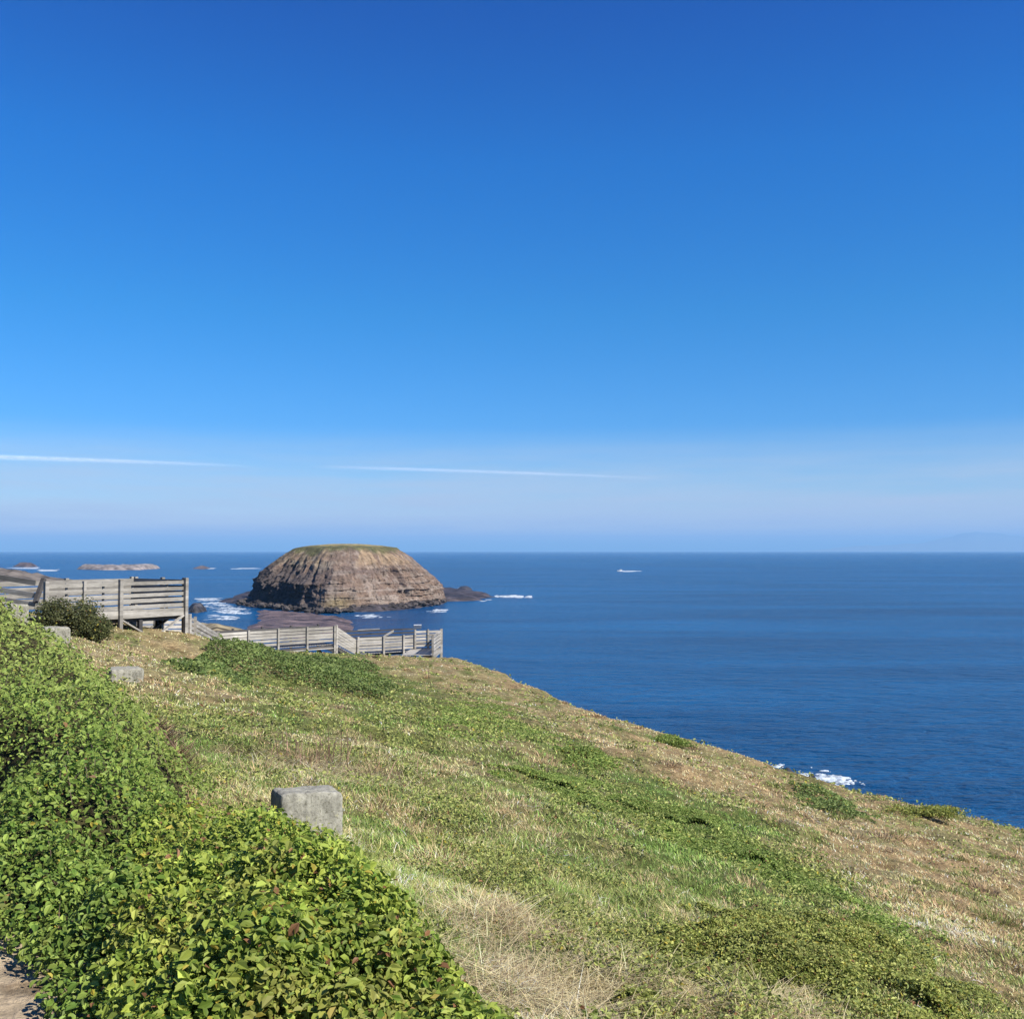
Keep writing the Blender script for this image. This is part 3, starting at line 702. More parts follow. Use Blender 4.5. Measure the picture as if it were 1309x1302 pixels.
ZT = CAMZ - .91; ZD = CAMZ - 1.86
def upper_platform():
    q0, q1, q2 = np.array((-13.19, 29.0)), np.array((-11.85, 31.0)), np.array((-10.52, 33.0)); dirv = (q2 - q0) / np.linalg.norm(q2 - q0); inn = np.array([-dirv[1], dirv[0]])
    org = np.array([*((q0 + q2) / 2 + inn * 1.2), ZD]); root = empty('viewing_platform', org)
    tag(root, 'raised grey timber viewing platform with slatted railings and crossed braces, behind the olive shrub', 'viewing platform')
    mid = (q0 + q1) / 2; W = 2.6
    railing(root, org, [q0, q1, q2], ZT, ZD, M_WOOD, board_h=.112)
    # slim mid posts and inside battens
    MB().beam((mid[0] + .05, mid[1] - .03, ZD - .1), (mid[0] + .05, mid[1] - .03, ZT + .03), .10, .08, (*dirv, 0)).build('post', M_WOODB, root, org)
    for f in (.3, .8, 1.22, 1.75):
        p = q0 + dirv * 2.4 * f + inn * .07; MB().beam((p[0], p[1], ZD), (p[0], p[1], ZT - .02), .06, .05, (*dirv, 0)).build('batten', M_WOOD, root, org)
    out = -inn * .03
    fascia(root, org, q0 + out, q1 + out, ZD + .06, ZD + .06, .24, M_WOODB); fascia(root, org, q1 + out + dirv * .006, q2 + out + dirv * .1, ZD + .06, ZD + .06, .25, M_WOODB)
    deck_slab(root, org, q0, q2, W, ZD - .06, M_WOOD)
    railing(root, org, [q2 + inn * .1, q2 + inn * 1.2, q2 + inn * W], ZT, ZD, M_WOOD, side=1)
    railing(root, org, [q2 + inn * W, q1 + inn * W, q0 + inn * W, q0 + inn * W - dirv * 2.2], ZT, ZD, M_WOOD, side=1)
    # supports and diagonal braces
    zb = ZD - .25
    for (p, k) in ((q1 + dirv * .75, M_WOODD), (q1 + inn * 1.3 + dirv * .3, M_WOODD), (q2 + inn * 1.3, M_WOODD), (q2 + inn * W, M_WOOD)):
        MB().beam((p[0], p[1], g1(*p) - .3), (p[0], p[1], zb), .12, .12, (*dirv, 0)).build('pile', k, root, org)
    def br(a, za, b, zb_, m): MB().beam((a[0], a[1], za), (b[0], b[1], zb_), .045, .11, (inn[0], inn[1], 0.01)).build('brace', m, root, org)
    gz = g1(*q2) + .05
    br(q1 + out * 2, zb + .06, q1 + dirv * 1.05 + out * 2, gz - .05, M_WOODB)
    br(q2 + out * 2 - dirv * .08, zb + .06, q2 - dirv * 1.1 + out * 2, gz - .08, M_WOODB)
    br(q1 + inn * 1.2 + dirv * .1, zb, q1 + inn * 1.2 + dirv * 1.3, gz - .2, M_WOODD); br(q2 + inn * .5, zb + .05, q2 - dirv * 1.2 + inn * .5, gz - .1, M_WOODD)
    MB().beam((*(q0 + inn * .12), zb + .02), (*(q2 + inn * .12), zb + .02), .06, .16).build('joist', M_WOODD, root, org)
    MB().beam((*(q0 + inn * W), zb), (*(q2 + inn * W), zb), .06, .2).build('joist', M_WOODD, root, org)
    # leaning gate post and the ramp rail on its left
    org2 = np.array([-15.5, 30.5, ZD]); r2 = empty('ramp_railing', org2); tag(r2, 'far left grey ramp railing of wide spaced boards, left of the viewing platform', 'railing')
    a = at(-30, 733, 30.3); b = at(46, 745, 29.6)
    for dz, hh in ((0, .15), (-.36, .15), (-.62, .12)):
        MB().beam((a[0], a[1], a[2] + dz), (b[0], b[1], b[2] + dz), .04, hh).build('rail_board', M_WOOD, r2, org2)
    for px, m in ((2, M_WOODD),):
        p = at(px, 740, 30.7); MB().beam((p[0], p[1], g1(p[0], p[1]) - .3), (p[0], p[1], p[2] + .12), .11, .11).build('post', m, r2, org2)
    p = at(56, 739.5, 29.7); pb = at(45, 770, 29.4); MB().beam(pb, p, .12, .10).build('post', M_WOODD, r2, org2)
    p = at(59, 743, 29.6); MB().beam((p[0], p[1], p[2] - .9), p, .05, .05).build('post', M_WOODB, r2, org2)
upper_platform()

def lower_walk():
    # middle stair: passes behind the platform and drops to the lower boardwalk
    a = at(150, 786, 38); b = at(240, 786, 41); c = at(247, 789.5, 42.5); d = at(277, 808, 53); e = None
    h = .95
    org = np.array([c[0], c[1], c[2] - h]); root = empty('staircase', org); tag(root, 'grey timber stair dropping from behind the upper platform to the lower boardwalk', 'staircase')
    pts = [a[:2], (a[:2] + b[:2]) / 2, b[:2], c[:2], d[:2]]; zt = [a[2], (a[2] + b[2]) / 2, b[2], c[2], d[2]]
    railing(root, org, pts, zt, [z - h for z in zt], M_WOODB, nb=5, board_h=.132)
    deck_slab(root, org, a[:2], c[:2], 1.6, a[2] - h, M_WOOD, c[2] - h); deck_slab(root, org, c[:2], d[:2], 1.6, c[2] - h, M_WOOD, d[2] - h, name='stair_tread')
    fascia(root, org, c[:2], d[:2], c[2] - h, d[2] - h, .2, M_WOODB, 'stringer')
    # lower boardwalk
    zt = CAMZ - 4.42; zd = zt - .98
    P = [at(px, 800, dd)[:2] for px, dd in ((277, 55.6), (317, 56.9), (355, 58.2), (392, 59.4), (427, 60.5))]
    org = np.array([*P[2], zd]); root = empty('boardwalk', org); tag(root, 'level bleached timber boardwalk with slatted railing above the green thicket', 'boardwalk')
    railing(root, org, P, zt, zd, M_WOODB, nb=5, board_h=.142)
    for i in range(4): deck_slab(root, org, P[i], P[i + 1], 1.7, zd - .05, M_WOOD)
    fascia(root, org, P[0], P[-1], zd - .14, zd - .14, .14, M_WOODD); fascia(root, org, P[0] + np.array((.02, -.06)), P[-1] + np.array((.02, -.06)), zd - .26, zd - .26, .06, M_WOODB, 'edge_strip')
    dv = (P[-1] - P[0]) / np.linalg.norm(P[-1] - P[0]); inn = np.array([-dv[1], dv[0]])
    railing(root, org, [p + inn * 1.7 for p in P], zt - .02, zd, M_WOODD, nb=4, posts=True, side=-1)  # rear rail coloured dark, painting shade into the front railing's gaps
    for f in (.74, .9):
        q = P[0] + (P[-1] - P[0]) * f + inn * .6
        MB().beam((*q, g1(*q) - .3), (*q, zd - .1), .16, .16).build('pile', M_WOODD, root, org)
        q2 = q + dv * .75; MB().beam((*q, zd - .3), (*q2, g1(*q2) - .1), .1, .1).build('brace', M_WOODD, root, org)
    # short stair
    p1 = P[-1] + dv * .1; e = at(455.5, 818, 62.0); z2t = e[2]; z2d = z2t - .95
    org = np.array([*p1, zd]); root = empty('staircase', org); tag(root, 'short steep bleached stair flight between boardwalk and lookout ramp', 'staircase')
    railing(root, org, [p1, e[:2]], [zt + .02, z2t], [zd - .12, z2d], M_WOODB, nb=6, board_h=.13)
    deck_slab(root, org, p1, e[:2], 1.6, zd - .1, M_WOOD, z2d, 'stair_tread'); fascia(root, org, p1 + np.array((0, -.05)), e[:2] + np.array((0, -.05)), zd - .16, z2d - .1, .2, M_WOODD, 'stringer')
    # lower ramp
    R = [at(px, 815, dd)[:2] for px, dd in ((457.5, 62.1), (490, 62.8), (515, 63.6), (529, 64.2))]
    zr = CAMZ - 5.22; zrd = zr - .9
    org = np.array([*R[1], zrd]); root = empty('boardwalk', org); tag(root, 'lowest bleached boardwalk ramp leading to the end lookout', 'boardwalk')
    railing(root, org, R, zr, zrd, M_WOODB, nb=5, board_h=.132)
    for i in range(3): deck_slab(root, org, R[i], R[i + 1], 1.7, zrd - .05, M_WOOD)
    fascia(root, org, R[0], R[-1], zrd - .12, zrd - .12, .12, M_WOODD)
    s0 = at(489, 814.5, 64.5); s1 = at(503, 806, 66.5); h0 = MB().beam(s0, s1, .05, .12); h0.build('handrail', M_WOODB, root, org)
    for s in (s0, s1): MB().beam((s[0], s[1], s[2] - .9), (s[0], s[1], s[2] + .06), .1, .1).build('post', M_WOODB, root, org)
    # end lookout
    c0 = at(551.5, 806, 60.5); c1 = at(563, 806.5, 65.0); c2 = at(530, 808, 64.2)
    zt = CAMZ - 4.95; zd = zt - 1.1
    org = np.array([*(c0[:2] + c2[:2]) / 2, zd]); root = empty('lookout_deck', org); tag(root, 'small square timber lookout at the end of the boardwalk above the sea', 'lookout')
    railing(root, org, [c0[:2], c1[:2]], zt, zd, M_WOODB, nb=5); back = c1[:2] + (c2[:2] - c0[:2]) * .2
    railing(root, org, [c1[:2], (c1[:2] + c2[:2]) / 2, c2[:2]], zt, zd, M_WOODB, nb=5, side=-1)
    W = np.linalg.norm(c1[:2] - c0[:2])
    deck_slab(root, org, c1[:2], c0[:2], np.linalg.norm(c2[:2] - c1[:2]), zd - .05, M_WOODB, side=-1)
    fascia(root, org, c0[:2] + np.array((.1, -.08)), c1[:2] + np.array((.1, -.02)), zd - .02, zd - .02, .26, M_WOODB); fascia(root, org, c0[:2], c2[:2], zd - .1, zd - .1, .2, M_WOODD)
    # sign
    s = at(533.5, 802, 64.7); rz = .4
    root = empty('information_panel', (s[0], s[1], zd)); tag(root, 'small white slanted information panel on the lookout corner', 'sign')
    MB().beam((s[0], s[1], zd), (s[0], s[1], s[2]), .09, .09).build('post', M_WOOD, root, (s[0], s[1], zd))
    MB().beam((s[0] - .24, s[1], s[2] + .04), (s[0] + .24, s[1] + .1, s[2] + .04), .36, .03, (0, .8, .6)).build('panel', M_WHITE, root, (s[0], s[1], zd))
    # dark far railing
    D = [at(px, 803, dd)[:2] for px, dd in ((436, 70), (458, 70.5), (472, 71), (486, 71.3), (502, 71.8), (514, 72), (532, 72.5))]
    zt = CAMZ - 5.38; org = np.array([*D[3], zt - 1.0]); root = empty('dark_railing', org); tag(root, 'dark far railing with a few pale posts, behind the lowest ramp', 'railing')
    railing(root, org, D, zt, zt - .95, M_WOODD, nb=4, board_h=.11, posts=False)
    for i, p in enumerate(D):
        MB().beam((p[0] + .05, p[1] - .2, g1(p[0], p[1]) - .3), (p[0] + .05, p[1] - .2, zt + .06), .11, .11).build('post', M_WOODB if i in (1, 2, 3) else M_WOODD, root, org)
    MB().beam((*(D[1] + np.array((0, -.26))), zt - .0), (*(D[3] + np.array((0, -.26))), zt + .02), .04, .05).build('top_rail', M_WOODB, root, org)
    deck_slab(root, org, D[0], D[-1], 1.8, zt - 1.0, M_WOODD, side=-1)
lower_walk()

# ------------------------------------------------------------------ island
def resample(poly, cen, ang, sig):
    P = np.array(poly) - cen; out = np.zeros(len(ang))
    for i, a in enumerate(ang):
        d = np.array([math.sin(a), math.cos(a)]); best = 0
        for k in range(len(P)):
            A = P[k]; E = P[(k + 1) % len(P)] - A; den = d[0] * E[1] - d[1] * E[0]
            if abs(den) < 1e-9: continue
            t = (A[0] * E[1] - A[1] * E[0]) / den; u = (A[0] * d[1] - A[1] * d[0]) / den
            if t > 0 and -1e-6 <= u <= 1 + 1e-6: best = max(best, t)
        out[i] = best
    k = np.arange(-30, 31); w = np.exp(-k ** 2 / (2 * sig ** 2)); w /= w.sum()
    return sum(np.roll(out, j) * q for j, q in zip(k, w))
def shelf_mesh(name, poly, res, hmax, mat, col, parent, org, seed, edge=6., nz=1.0):
    Wp = np.array([on_sea(*p)[:2] for p in poly]); lo = Wp.min(0) - 6; hi = Wp.max(0) + 6
    xs = np.arange(lo[0], hi[0], res); ys = np.arange(lo[1], hi[1], res); X, Y = np.meshgrid(xs, ys, indexing='ij')
    sdv = np.where(inside(X, Y, Wp), 1, -1) * poly_dist(X, Y, Wp) + (fbm(X * .07, Y * .07, seed, 4) - .5) * 14 * nz
    H = hmax * sstep(0, edge, sdv) * (.5 + .9 * fbm(X * .09, Y * .09, seed + 3, 4)) + (fbm(X * .3, Y * .3, seed + 4, 3) - .5) * .9 * sstep(0, edge * .5, sdv) - .3
    H = np.where(sdv < 0, -1.2, H)
    f = grid_faces(len(xs), len(ys)); k = (sdv.ravel()[f] > -res).any(1)
    c = np.array(col) * (.35 + 1.3 * sstep(.25, .75, fbm(X * .17, Y * .35, seed + 6, 5)).ravel())[:, None]
    V = np.stack([X, Y, H], -1).reshape(-1, 3) - org
    used = np.unique(f[k]); remap = np.full(len(V), -1); remap[used] = np.arange(len(used))
    return np_mesh(name, V[used], [remap[f[k]]], mat, parent, c[used], True, None if parent else org)
def build_island():
    cen = np.array((-90., 556.)); na = 1400; ang = np.linspace(0, 2 * math.pi, na, endpoint=False)
    base = [(-86, 461), (-70, 480), (-52, 508), (-36, 562), (-42, 620), (-90, 648), (-140, 612), (-147, 566), (-131, 532), (-114, 502)]
    top = [(-92, 512), (-80, 520), (-65, 548), (-66, 590), (-95, 612), (-118, 590), (-120, 566), (-108, 535)]
    Rb = resample(base, cen, ang, 4.0); Rt = resample(top, cen, ang, 16.0)
    nl = 190; f = np.linspace(0, 1, nl)
    sa, ca = np.sin(ang), np.cos(ang)
    # left/north-west faces are steeper cliffs
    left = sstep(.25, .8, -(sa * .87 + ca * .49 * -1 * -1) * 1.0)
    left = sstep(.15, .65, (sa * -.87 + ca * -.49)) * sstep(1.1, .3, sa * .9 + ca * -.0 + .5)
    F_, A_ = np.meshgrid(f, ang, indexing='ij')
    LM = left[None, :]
    gR = np.where(F_ < .28, F_ * .55, .154 + (F_ - .28) / .72 * .846); gR = gR * .62 + F_ ** 1.9 * .38
    gL = np.where(F_ < .42, F_ * .5, .21 + (F_ - .42) / .58 * .79)
    g = gR * (1 - LM) + gL * LM
    rad = Rb[None] + (Rt - Rb)[None] * g
    Z = 29.6 * (1 - (1 - F_) ** 1.1)
    arc = A_ * 60
    col_n = (fbm(arc * .55, Z * .05, 201, 4) - .5)      # vertical columns
    blk = (fbm(arc * .13, Z * .16, 202, 6, .6) - .5)
    strata = (fbm(arc * .04, Z * .75, 203, 3) - .5)
    amp = np.sin(np.clip(F_, 0, 1) * math.pi) ** .4
    rad = rad + (col_n * (2.2 + 5 * LM) + blk * (9 + 4 * LM) + strata * 2.6 * (1 - .3 * LM)) * np.clip(amp, .25, 1) * (1.15 - .75 * F_)
    zj = Z / 3.1 + 1.6 * fbm(arc * .035, Z * .03, 208, 3) + .35 * fbm(arc * .2, Z * .2, 209, 3); fr = zj - np.floor(zj)
    rad = rad + (sstep(.0, .25, fr) * (1 - fr) - .4) * 1.3 * sstep(.42, .62, fbm(arc * .05, Z * .06, 216, 3)) * (1 - .6 * LM) * sstep(.02, .1, F_) * sstep(.72, .5, F_)
    rad = rad + (1 - np.abs(fbm(arc * .35, Z * .12, 214, 4) - .5) * 4) * 1.1 * np.clip(amp, 0, 1) + (fbm(arc * 1.1, Z * .6, 215, 4, .65) - .5) * 2.4 * np.clip(amp, .1, 1) * (1 - .5 * F_)
    gully = np.clip(fbm(arc * .09, Z * .02, 206, 3) - .52, 0, 1) * 38 * F_ * (1 - F_) * 2
    rad = rad - gully
    X = cen[0] + rad * sa[None]; Y = cen[1] + rad * ca[None]
    Z = Z + (fbm(X * .12, Y * .12, 204, 3) - .5) * 2.2 * F_ - 1.0 * (1 - F_)
    # rounded shoulder and plateau rings
    rings = []
    nr = 26
    for i in range(1, nr + 1):
        q = 1 - i / nr; rr = rad[-1] * q; x = cen[0] + rr * sa; y = cen[1] + rr * ca
        zz = Z[-1] * sstep(-.15, 1.0, q) + (1 - sstep(-.15, 1.0, q)) * 30.3; zz = 29.6 + 2.3 * (1 - q ** 2.2) + (Z[-1] - 29.6) * q ** 3 + (fbm(x * .1, y * .1, 207, 3) - .5) * .5
        rings.append(np.stack([x, y, zz], -1))
    V = np.concatenate([np.stack([X, Y, Z], -1).reshape(-1, 3), np.concatenate(rings)])
    Fr = np.concatenate([F_.ravel(), np.ones(nr * na)]); LMv = np.concatenate([np.broadcast_to(LM, F_.shape).ravel(), np.tile(left, nr)])
    top_r = np.concatenate([np.zeros(F_.size), np.repeat(np.arange(1, nr + 1) / nr, na)])
    ar = np.concatenate([arc.ravel(), np.tile(ang * 60, nr)])
    x, y, z = V.T
    n1 = fbm(ar * .10, z * .10, 210, 5)[:, None]; n2 = fbm(ar * .3, z * .45, 211, 4)[:, None]; n3 = fbm(ar * .05, z * .9, 212, 3)[:, None]
    brown = np.array((.225, .158, .108)); purple = np.array((.158, .112, .092)); dark = np.array((.060, .050, .048)); tan = np.array((.40, .29, .17)); green = np.array((.085, .095, .030)); grey = np.array((.30, .25, .205)); dry = np.array((.30, .25, .11))
    c = purple * (1 - n1) + brown * n1; k = sstep(.48, .66, n2); c = c * (1 - .5 * k) + grey * .5 * k
    k = sstep(.52, .68, n3) * sstep(.06, .16, Fr)[:, None] * sstep(.5, .3, Fr)[:, None]; c = c * (1 - .55 * k) + grey * 1.15 * .55 * k
    k = sstep(.50, .62, fbm(ar * .11, z * .07, 213, 4))[:, None] * sstep(.60, .78, Fr)[:, None] * (1 - top_r[:, None]); c = c * (1 - .6 * k) + tan * .6 * k
    k = (sstep(.42, .55, n3[:, 0]) * sstep(.5, .6, Fr) * sstep(.72, .62, Fr) * (1 - LMv))[:, None]; c = c * (1 - .45 * k) + dark * .45 * k * 1.4
    k = (LMv * sstep(.72, .5, Fr + (n1[:, 0] - .5) * .4))[:, None]; c = c * (1 - .85 * k) + dark * (.7 + .7 * n2) * .85 * k  # left face also painted dark to deepen its shade
    k = (LMv * sstep(.6, .8, Fr + (n2[:, 0] - .5) * .4) * .3 + sstep(.86, .97, Fr + (n1[:, 0] - .5) * .22))[:, None].clip(0, 1); c = c * (1 - .8 * k) + green * (.7 + .6 * n2) * .8 * k
    k = sstep(.05, .35, top_r)[:, None]; c = c * (1 - k) + (dry * (.8 + .5 * n1)) * k
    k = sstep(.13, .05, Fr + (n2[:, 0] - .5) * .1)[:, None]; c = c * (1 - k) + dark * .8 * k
    q = (np.exp(-((ar - 60 * 3.02) / 5) ** 2) * np.exp(-((z - 4) / 3) ** 2))[:, None] * .35; c = c * (1 - q) + np.array((.24, .20, .06)) * q
    org = np.array((cen[0], cen[1], 0.)); root = empty('rock_island', org)
    tag(root, 'large steep flat-topped brown rock island offshore, with dark shaded cliff on its left face', 'island')
    fc = grid_faces(nl + nr, na, True)
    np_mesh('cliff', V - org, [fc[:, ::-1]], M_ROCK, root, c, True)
    shelf_mesh('rock_shelf', [(283, 769), (300, 761), (325, 757), (400, 765), (560, 752), (600, 756), (637, 762), (612, 768), (575, 769), (545, 777), (480, 783), (400, 782), (345, 778), (300, 774)], 1.4, 2.6, M_SHELF, (.055, .045, .045), root, org, 221, 9)
    # fallen boulders at the foot
    rng = np.random.default_rng(9)
    Vs, Fs = [], []; ico = ico_sphere()
    for _ in range(330):
        a = rng.uniform(1.9, 4.6); i = int(a / (2 * math.pi) * na) % na; rr = Rb[i] + rng.normal() * 3.5 + 2
        s = rng.uniform(.5, 1.7); n0 = sum(len(v) for v in Vs)
        v = ico[0] * (1 + rng.normal(size=(len(ico[0]), 1)) * .18) * s * np.array((1.2, 1, .75)); v = v + np.array((rr * math.sin(a), rr * math.cos(a), rng.uniform(.4, 2.2)))
        Vs.append(v); Fs.append(ico[1] + n0)
    Vb = np.vstack(Vs); cb = np.array((.07, .06, .055)) * np.repeat(rng.uniform(.5, 1.6, len(Vs)), len(ico[0]))[:, None]
    o = np_mesh('boulders', Vb, [np.vstack(Fs)], M_ROCK, root, cb); o['kind'] = 'stuff'
def ico_sphere():
    import bmesh
    bm = bmesh.new(); bmesh.ops.create_icosphere(bm, subdivisions=2, radius=1); bm.verts.ensure_lookup_table()
    v = np.array([p.co[:] for p in bm.verts]); f = np.array([[q.index for q in p.verts] for p in bm.faces]); bm.free(); return v, f
build_island()

# tidal flat and low ground between the shore and the island
o = shelf_mesh('tidal_flat', [(322, 779), (400, 784), (446, 790), (462, 800), (440, 815), (315, 818), (312, 800), (322, 788)], 1.3, 1.3, M_SHELF, (.125, .088, .078), None, np.array((-90., 400., 0)), 231, 8, .5)
tag(o, kind='structure')
o = shelf_mesh('terrain', [(225, 797), (262, 793), (300, 799), (330, 806), (330, 830), (220, 830)], 1.0, 5.0, M_FAR, (.20, .165, .10), None, np.array((-110., 330., 0)), 233, 25, .4)
tag(o, kind='structure')
o = shelf_mesh('headland', [(-260, 722), (-40, 728), (20, 733), (60, 736), (106, 741), (60, 745), (-20, 750), (-260, 752)], 3.5, 9.0, M_FAR, (.125, .105, .085), None, np.array((-480., 900., 0)), 235, 60, 1.0)
tag(o, kind='structure')
def rock_thing(name, poly, res, h, col, label, seed, cat='rock', group=None, edge=3, nz=.3, mat=None):
    p = np.array([on_sea(*q)[:2] for q in poly]).mean(0); o = shelf_mesh(name, poly, res, h, mat or M_SHELF, col, None, np.array((p[0], p[1], 0.)), seed, edge, nz)
    tag(o, label, cat, group); return o
rock_thing('islet', [(97, 727.5), (104, 723.5), (150, 724.5), (198, 723), (206, 726.5), (180, 728.3), (130, 728.5)], 2., 4.3, (.21, .185, .17), 'long low pinkish rock islet far offshore above the viewing platform', 241, 'islet', None, 7, .5, M_FAR)
rock_thing('islet', [(14, 724), (24, 722.4), (40, 722.4), (50, 724), (36, 725)], 4., 7, (.10, .08, .08), 'small dark reef islet at far left beyond the ramp railing', 242, 'islet', None, 16, .6, M_FAR)
rock_thing('islet', [(243, 726.6), (252, 725.4), (266, 725.4), (272, 726.6), (258, 727.4)], 3., 4, (.09, .075, .075), 'tiny dark reef between the pinkish islet and the big island', 243, 'islet', None, 14, .6, M_FAR)
rock_thing('sea_rock', [(238, 777), (250, 774.5), (262, 777), (268, 781), (252, 783.5), (238, 783)], .8, 3.2, (.055, .05, .048), 'low dark rock in the water beside the corner post of the platform', 244)
rock_thing('sea_rock', [(585, 752), (596, 750.5), (606, 753), (600, 755), (588, 755)], 1.2, 2, (.05, .045, .045), 'dark reef rock off the right side of the big island', 245)
for i, (pl, lb) in enumerate(((((993, 985.5), (1008, 983), (1022, 988.5), (1012, 992), (996, 990)), 'leftmost black shore rock poking above the slope edge beside surf'),
                             (((1024, 998), (1040, 995), (1052, 1001), (1040, 1006), (1026, 1003)), 'middle black shore rock washed by surf'),
                             (((1064, 1009), (1078, 1007), (1090, 1013), (1080, 1017), (1066, 1014)), 'rightmost black shore rock under the surf'))):
    rock_thing('shore_rock', pl, .22, 1.3, (.03, .027, .026), lb, 250 + i, 'rock', 'black rocks in the near surf', 1.2, .06)

# ------------------------------------------------------------------ surf
def surf(polys, res, label, seed, thr=.5, h=.35, ns=.25, name='surf'):
    Vs, Fs, n0 = [], [], 0
    for poly in polys:
        Wp = np.array([on_sea(*q)[:2] for q in poly]); lo = Wp.min(0); hi = Wp.max(0)
        xs = np.arange(lo[0], hi[0], res); ys = np.arange(lo[1], hi[1], res * 1.6); X, Y = np.meshgrid(xs, ys, indexing='ij')
        sdv = np.where(inside(X, Y, Wp), 1, -1) * poly_dist(X, Y, Wp); sp = max(1e-3, sdv.max())
        m = .55 * sstep(.32, .68, fbm(X * ns, Y * ns * 1.5, seed, 4, .6)) + .45 * (1 - np.abs(fbm(X * ns * 2.3, Y * ns * 3.0, seed + 8, 3) - .5) * 4.5) + .3 * np.clip(sdv / sp, -1, 1)
        H = .03 + np.clip(m - thr, 0, .4) * h * 2.5 * (.4 + fbm(X * ns * 3, Y * ns * 3, seed + 2, 3)) - (m < thr) * .03
        f = grid_faces(len(xs), len(ys)); k = ((m > thr) & (sdv > 0)).ravel()[f].any(1)
        V = np.stack([X, Y, H], -1).reshape(-1, 3); used = np.unique(f[k]); rm = np.full(len(V), -1); rm[used] = np.arange(len(used)) + n0
        Vs.append(V[used]); Fs.append(rm[f[k]]); n0 += len(used)
    V = np.vstack(Vs); org = V.mean(0) * np.array((1, 1, 0))
    o = np_mesh(name, V - org, [np.vstack(Fs)], M_FOAM, None, None, True, org); tag(o, label, 'surf', kind='stuff')
surf([[(980, 975), (1002, 976), (1002, 984), (990, 987), (984, 984)], [(1010, 987), (1040, 980), (1070, 988), (1104, 1001), (1110, 1009), (1085, 1016), (1060, 1008), (1036, 1000), (1016, 996)]], .1, 'white surf breaking on black rocks below the slope edge', 301, .78, .16, .5)
surf([[(248, 764), (285, 764), (282, 768), (250, 768)], [(252, 771), (280, 768), (318, 778), (320, 784), (300, 790), (272, 792), (285, 784), (262, 777)], [(268, 784), (310, 787), (300, 792), (262, 792)]], .8, 'white surf washing round the left foot of the big island', 302, .84, .35, .16)
surf([[(545, 781), (560, 778.5), (574, 779), (568, 782), (550, 783)], [(585, 751), (600, 750.5), (598, 752.3), (586, 752.5)], [(612, 767), (626, 765.5), (630, 767), (616, 768.5)], [(452, 786), (478, 784), (500, 788), (470, 792)]], .8, 'scattered white wash along the right foot of the big island', 303, .80, .35, .16)
surf([[(632, 761.8), (655, 761.2), (681, 762.4), (680, 764.6), (655, 763.8), (634, 763)]], .7, 'long white breaker peeling off the right tip of the island reef', 304, .62, .8, .12)
surf([[(10, 725.5), (50, 724.8), (48, 727), (12, 727)], [(296, 726), (332, 725.4), (334, 726.6), (298, 727.2)], [(262, 726), (274, 725.8), (274, 727), (262, 727)], [(50, 728), (75, 727.5), (72, 730), (50, 730)]], 3.0, 'thin far lines of white water round the distant reefs', 305, .72, .5, .04)

# ------------------------------------------------------------------ boat
def build_boat():
    p = on_sea(793.5, 730.2); root = empty('motor_boat', p, math.radians(100)); tag(root, 'tiny white motor boat with a cabin, heading left on the open sea', 'boat')
    # hull: lofted sections along local y
    secs = np.linspace(-4.5, 5.0, 14); V = []
    for s in secs:
        q = (s + 4.5) / 9.5; w = 1.55 * (1 - max(0, q - .45) ** 2 * 3.2); w = max(w, .03); sh = 1.05 + .6 * q ** 2
        V += [(-w, s, sh), (-w * .85, s, .15), (0, s, -.35 + .3 * q ** 3), (w * .85, s, .15), (w, s, sh)]
    fc = grid_faces(len(secs), 5); deck = np.array([[i * 5 + 4, i * 5, (i + 1) * 5, (i + 1) * 5 + 4] for i in range(len(secs) - 1)]); tr = np.array([[0, 1, 2, 3, 4]])
    np_mesh('hull', V, [fc, deck, tr], M_WHITE, root)
    mb = MB(); mb.beam((0, -1.2, 1.9), (0, 1.8, 1.9), 2.0, 1.5); mb.build('cabin', M_WHITE, root, (0, 0, 0))
    mb = MB(); mb.beam((0, -.9, 2.15), (0, 1.84, 2.15), 2.04, .55); mb.build('window', M_GLASS, root, (0, 0, 0))
    mb = MB(); mb.beam((0, -1.7, 2.72), (0, 1.6, 2.72), 2.3, .12); mb.build('roof', M_WHITE, root, (0, 0, 0))
    surf([[(797, 729.2), (822, 729.6), (822, 730.4), (797, 730.8)]], 1.0, 'white wake trailing behind the motor boat', 306, .68, .4, .06, 'wake')
build_boat()

# ------------------------------------------------------------------ far coast, contrail, haze
def distant_hills():
    rng = np.random.default_rng(2); d0 = 50000.
    px = np.linspace(1010, 1500, 160); prof = 6 + 6 * sstep(1030, 1150, px) + 20 * np.exp(-((px - 1250) / 55) ** 2) + 10 * np.exp(-((px - 1340) / 70) ** 2) + 5 * (fbm(px * .05, px * 0, 401, 4) - .5)
    prof *= sstep(1010, 1080, px) * .72
    rows = []
    for k, (dd, f) in enumerate(((-2500, 0), (-1200, .55), (-400, .85), (0, 1), (1500, .6), (4000, 0))):
        x = (px - CX) / F * (d0 + dd); z = prof * d0 / F * f * (.92 + .16 * fbm(px * .1, np.full_like(px, k * 3.1), 402, 3)) - (2 if f == 0 else 0)
        rows.append(np.stack([x, np.full_like(x, d0 + dd), z], -1))
    c = np.array((.17, .19, .17))  # paler than real hillside cover: haze painted into the colour
    o = np_mesh('hills', np.concatenate(rows), [grid_faces(6, len(px))], M_FAR, None, np.tile(c, (6 * len(px), 1)), True); tag(o, kind='structure')
distant_hills()

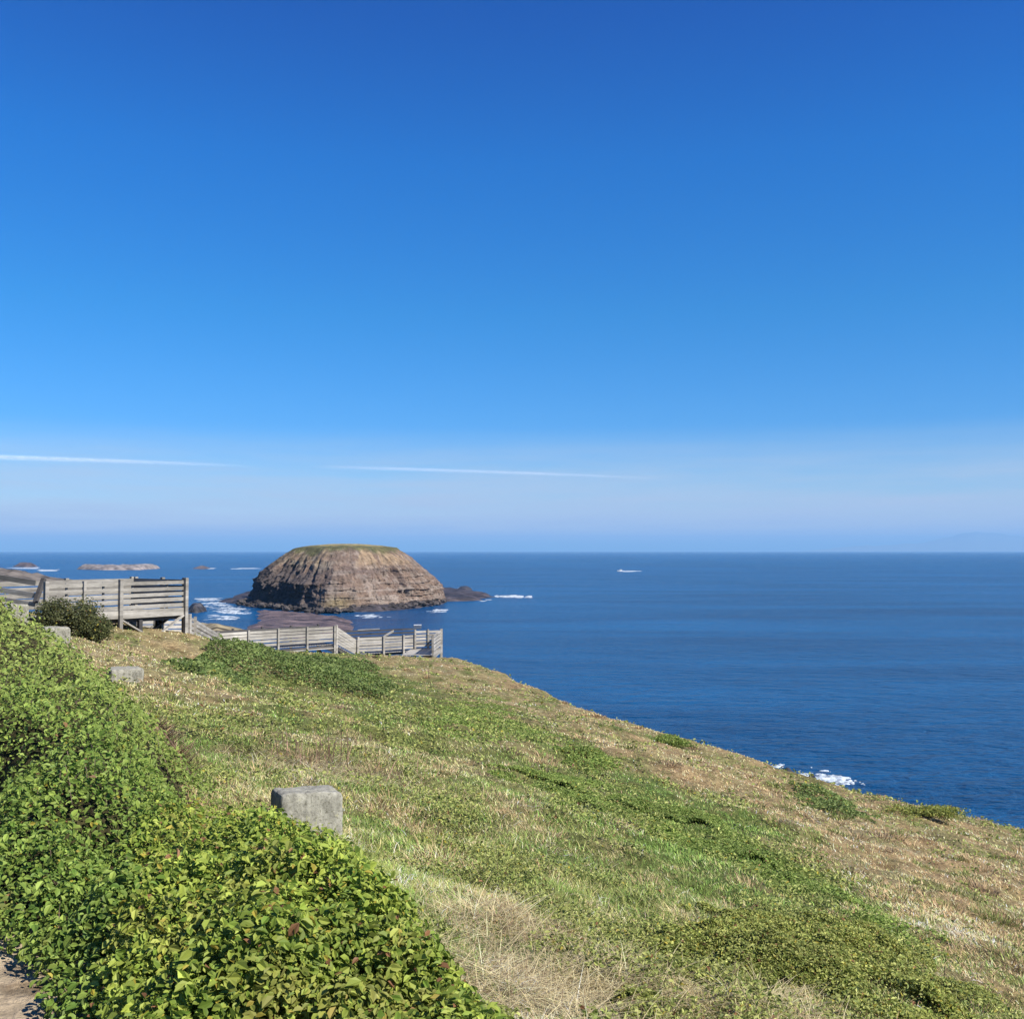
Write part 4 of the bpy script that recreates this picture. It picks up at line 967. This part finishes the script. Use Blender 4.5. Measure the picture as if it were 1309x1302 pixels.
def contrail_mat(ends):
    m, nt, b = new_mat('contrail_ice')
    uv = N(nt, 'ShaderNodeUVMap'); sx = N(nt, 'ShaderNodeSeparateXYZ'); nt.links.new(uv.outputs[0], sx.inputs[0])
    lr = ramp(nt, sx.outputs['X'], ends)
    vr = ramp(nt, sx.outputs['Y'], [(.0, (0,) * 3), (.5, (1,) * 3), (1, (0,) * 3)])
    mp = N(nt, 'ShaderNodeMapping'); mp.inputs['Scale'].default_value = (40, 2, 1); nt.links.new(uv.outputs[0], mp.inputs[0])
    n = noise(nt, mp.outputs[0], 1, 5, .6); nr = ramp(nt, n.outputs[0], [(.25, (.4,) * 3), (.7, (1.0,) * 3)])
    al = mulcol(nt, mulcol(nt, lr.outputs[0], vr.outputs[0]), nr.outputs[0])
    nt.links.new(al, b.inputs['Alpha']); b.inputs['Base Color'].default_value = (.95, .95, .95, 1); b.inputs['Roughness'].default_value = 1; b.inputs['Specular IOR Level'].default_value = 0
    return m
M_CON = contrail_mat([(0, (.5,) * 3), (.5, (.38,) * 3), (.8, (.18,) * 3), (1, (0,) * 3)]); M_CON2 = contrail_mat([(0, (0,) * 3), (.25, (.27,) * 3), (.6, (.25,) * 3), (1, (0,) * 3)])
def contrail(p0, p1, wpx0, wpx1, d, label, bend=0, mat=None):
    n = 60; k = 14; a = at(*p0, d); b = at(*p1, d * 1.08); V = []; UV = []
    for i in range(n):
        f = i / (n - 1); c = a + (b - a) * f; w = (wpx0 + (wpx1 - wpx0) * f) * d / F / 2; c[2] += bend * math.sin(f * math.pi) * d / F
        for j in range(k):
            t = j / k * 2 * math.pi; V.append(c + np.array((0, math.cos(t) * w * 1.6, math.sin(t) * w))); UV.append((f, .5 + .5 * math.sin(t)))
    fc = grid_faces(n, k, True); o = np_mesh('contrail', np.array(V) - a, [fc], mat or M_CON, None, None, True, a)
    u = o.data.uv_layers.new(name='UVMap'); uv = np.array(UV); li = np.zeros(len(o.data.loops), np.int32); o.data.loops.foreach_get('vertex_index', li)
    u.data.foreach_set('uv', uv[li].astype(np.float32).ravel()); tag(o, label, 'contrail', 'pieces of one aircraft trail low in the sky')
contrail((-120, 581), (330, 596), 9, 4, 36000, 'thicker white contrail entering from the left edge of the sky', 1)
contrail((395, 596), (860, 612), 5.5, 4, 36000, 'fainter thin contrail streak in the middle of the sky above the island', 1, M_CON2)

def haze():
    X0, X1, Y0, Y1, Z0, Z1 = -60000, 60000, -3000, 66000, -5, 940
    V = [(x, y, z) for z in (Z0, Z1) for y in (Y0, Y1) for x in (X0, X1)]
    fc = np.array([(0, 2, 3, 1), (4, 5, 7, 6), (0, 1, 5, 4), (2, 6, 7, 3), (0, 4, 6, 2), (1, 3, 7, 5)])
    m = bpy.data.materials.new('haze_air'); m.use_nodes = True; nt = m.node_tree; nt.nodes.remove(nt.nodes['Principled BSDF'])
    v = N(nt, 'ShaderNodeVolumePrincipled'); v.inputs['Color'].default_value = (.34, .64, 1, 1); v.inputs['Density'].default_value = 4.4e-5; v.inputs['Anisotropy'].default_value = 0.0
    nt.links.new(v.outputs[0], nt.nodes['Material Output'].inputs['Volume'])
    o = np_mesh('haze', V, [fc], m); tag(o, 'thin blue sea haze filling the air', 'haze', kind='stuff')
HAZE = True
if HAZE: haze()
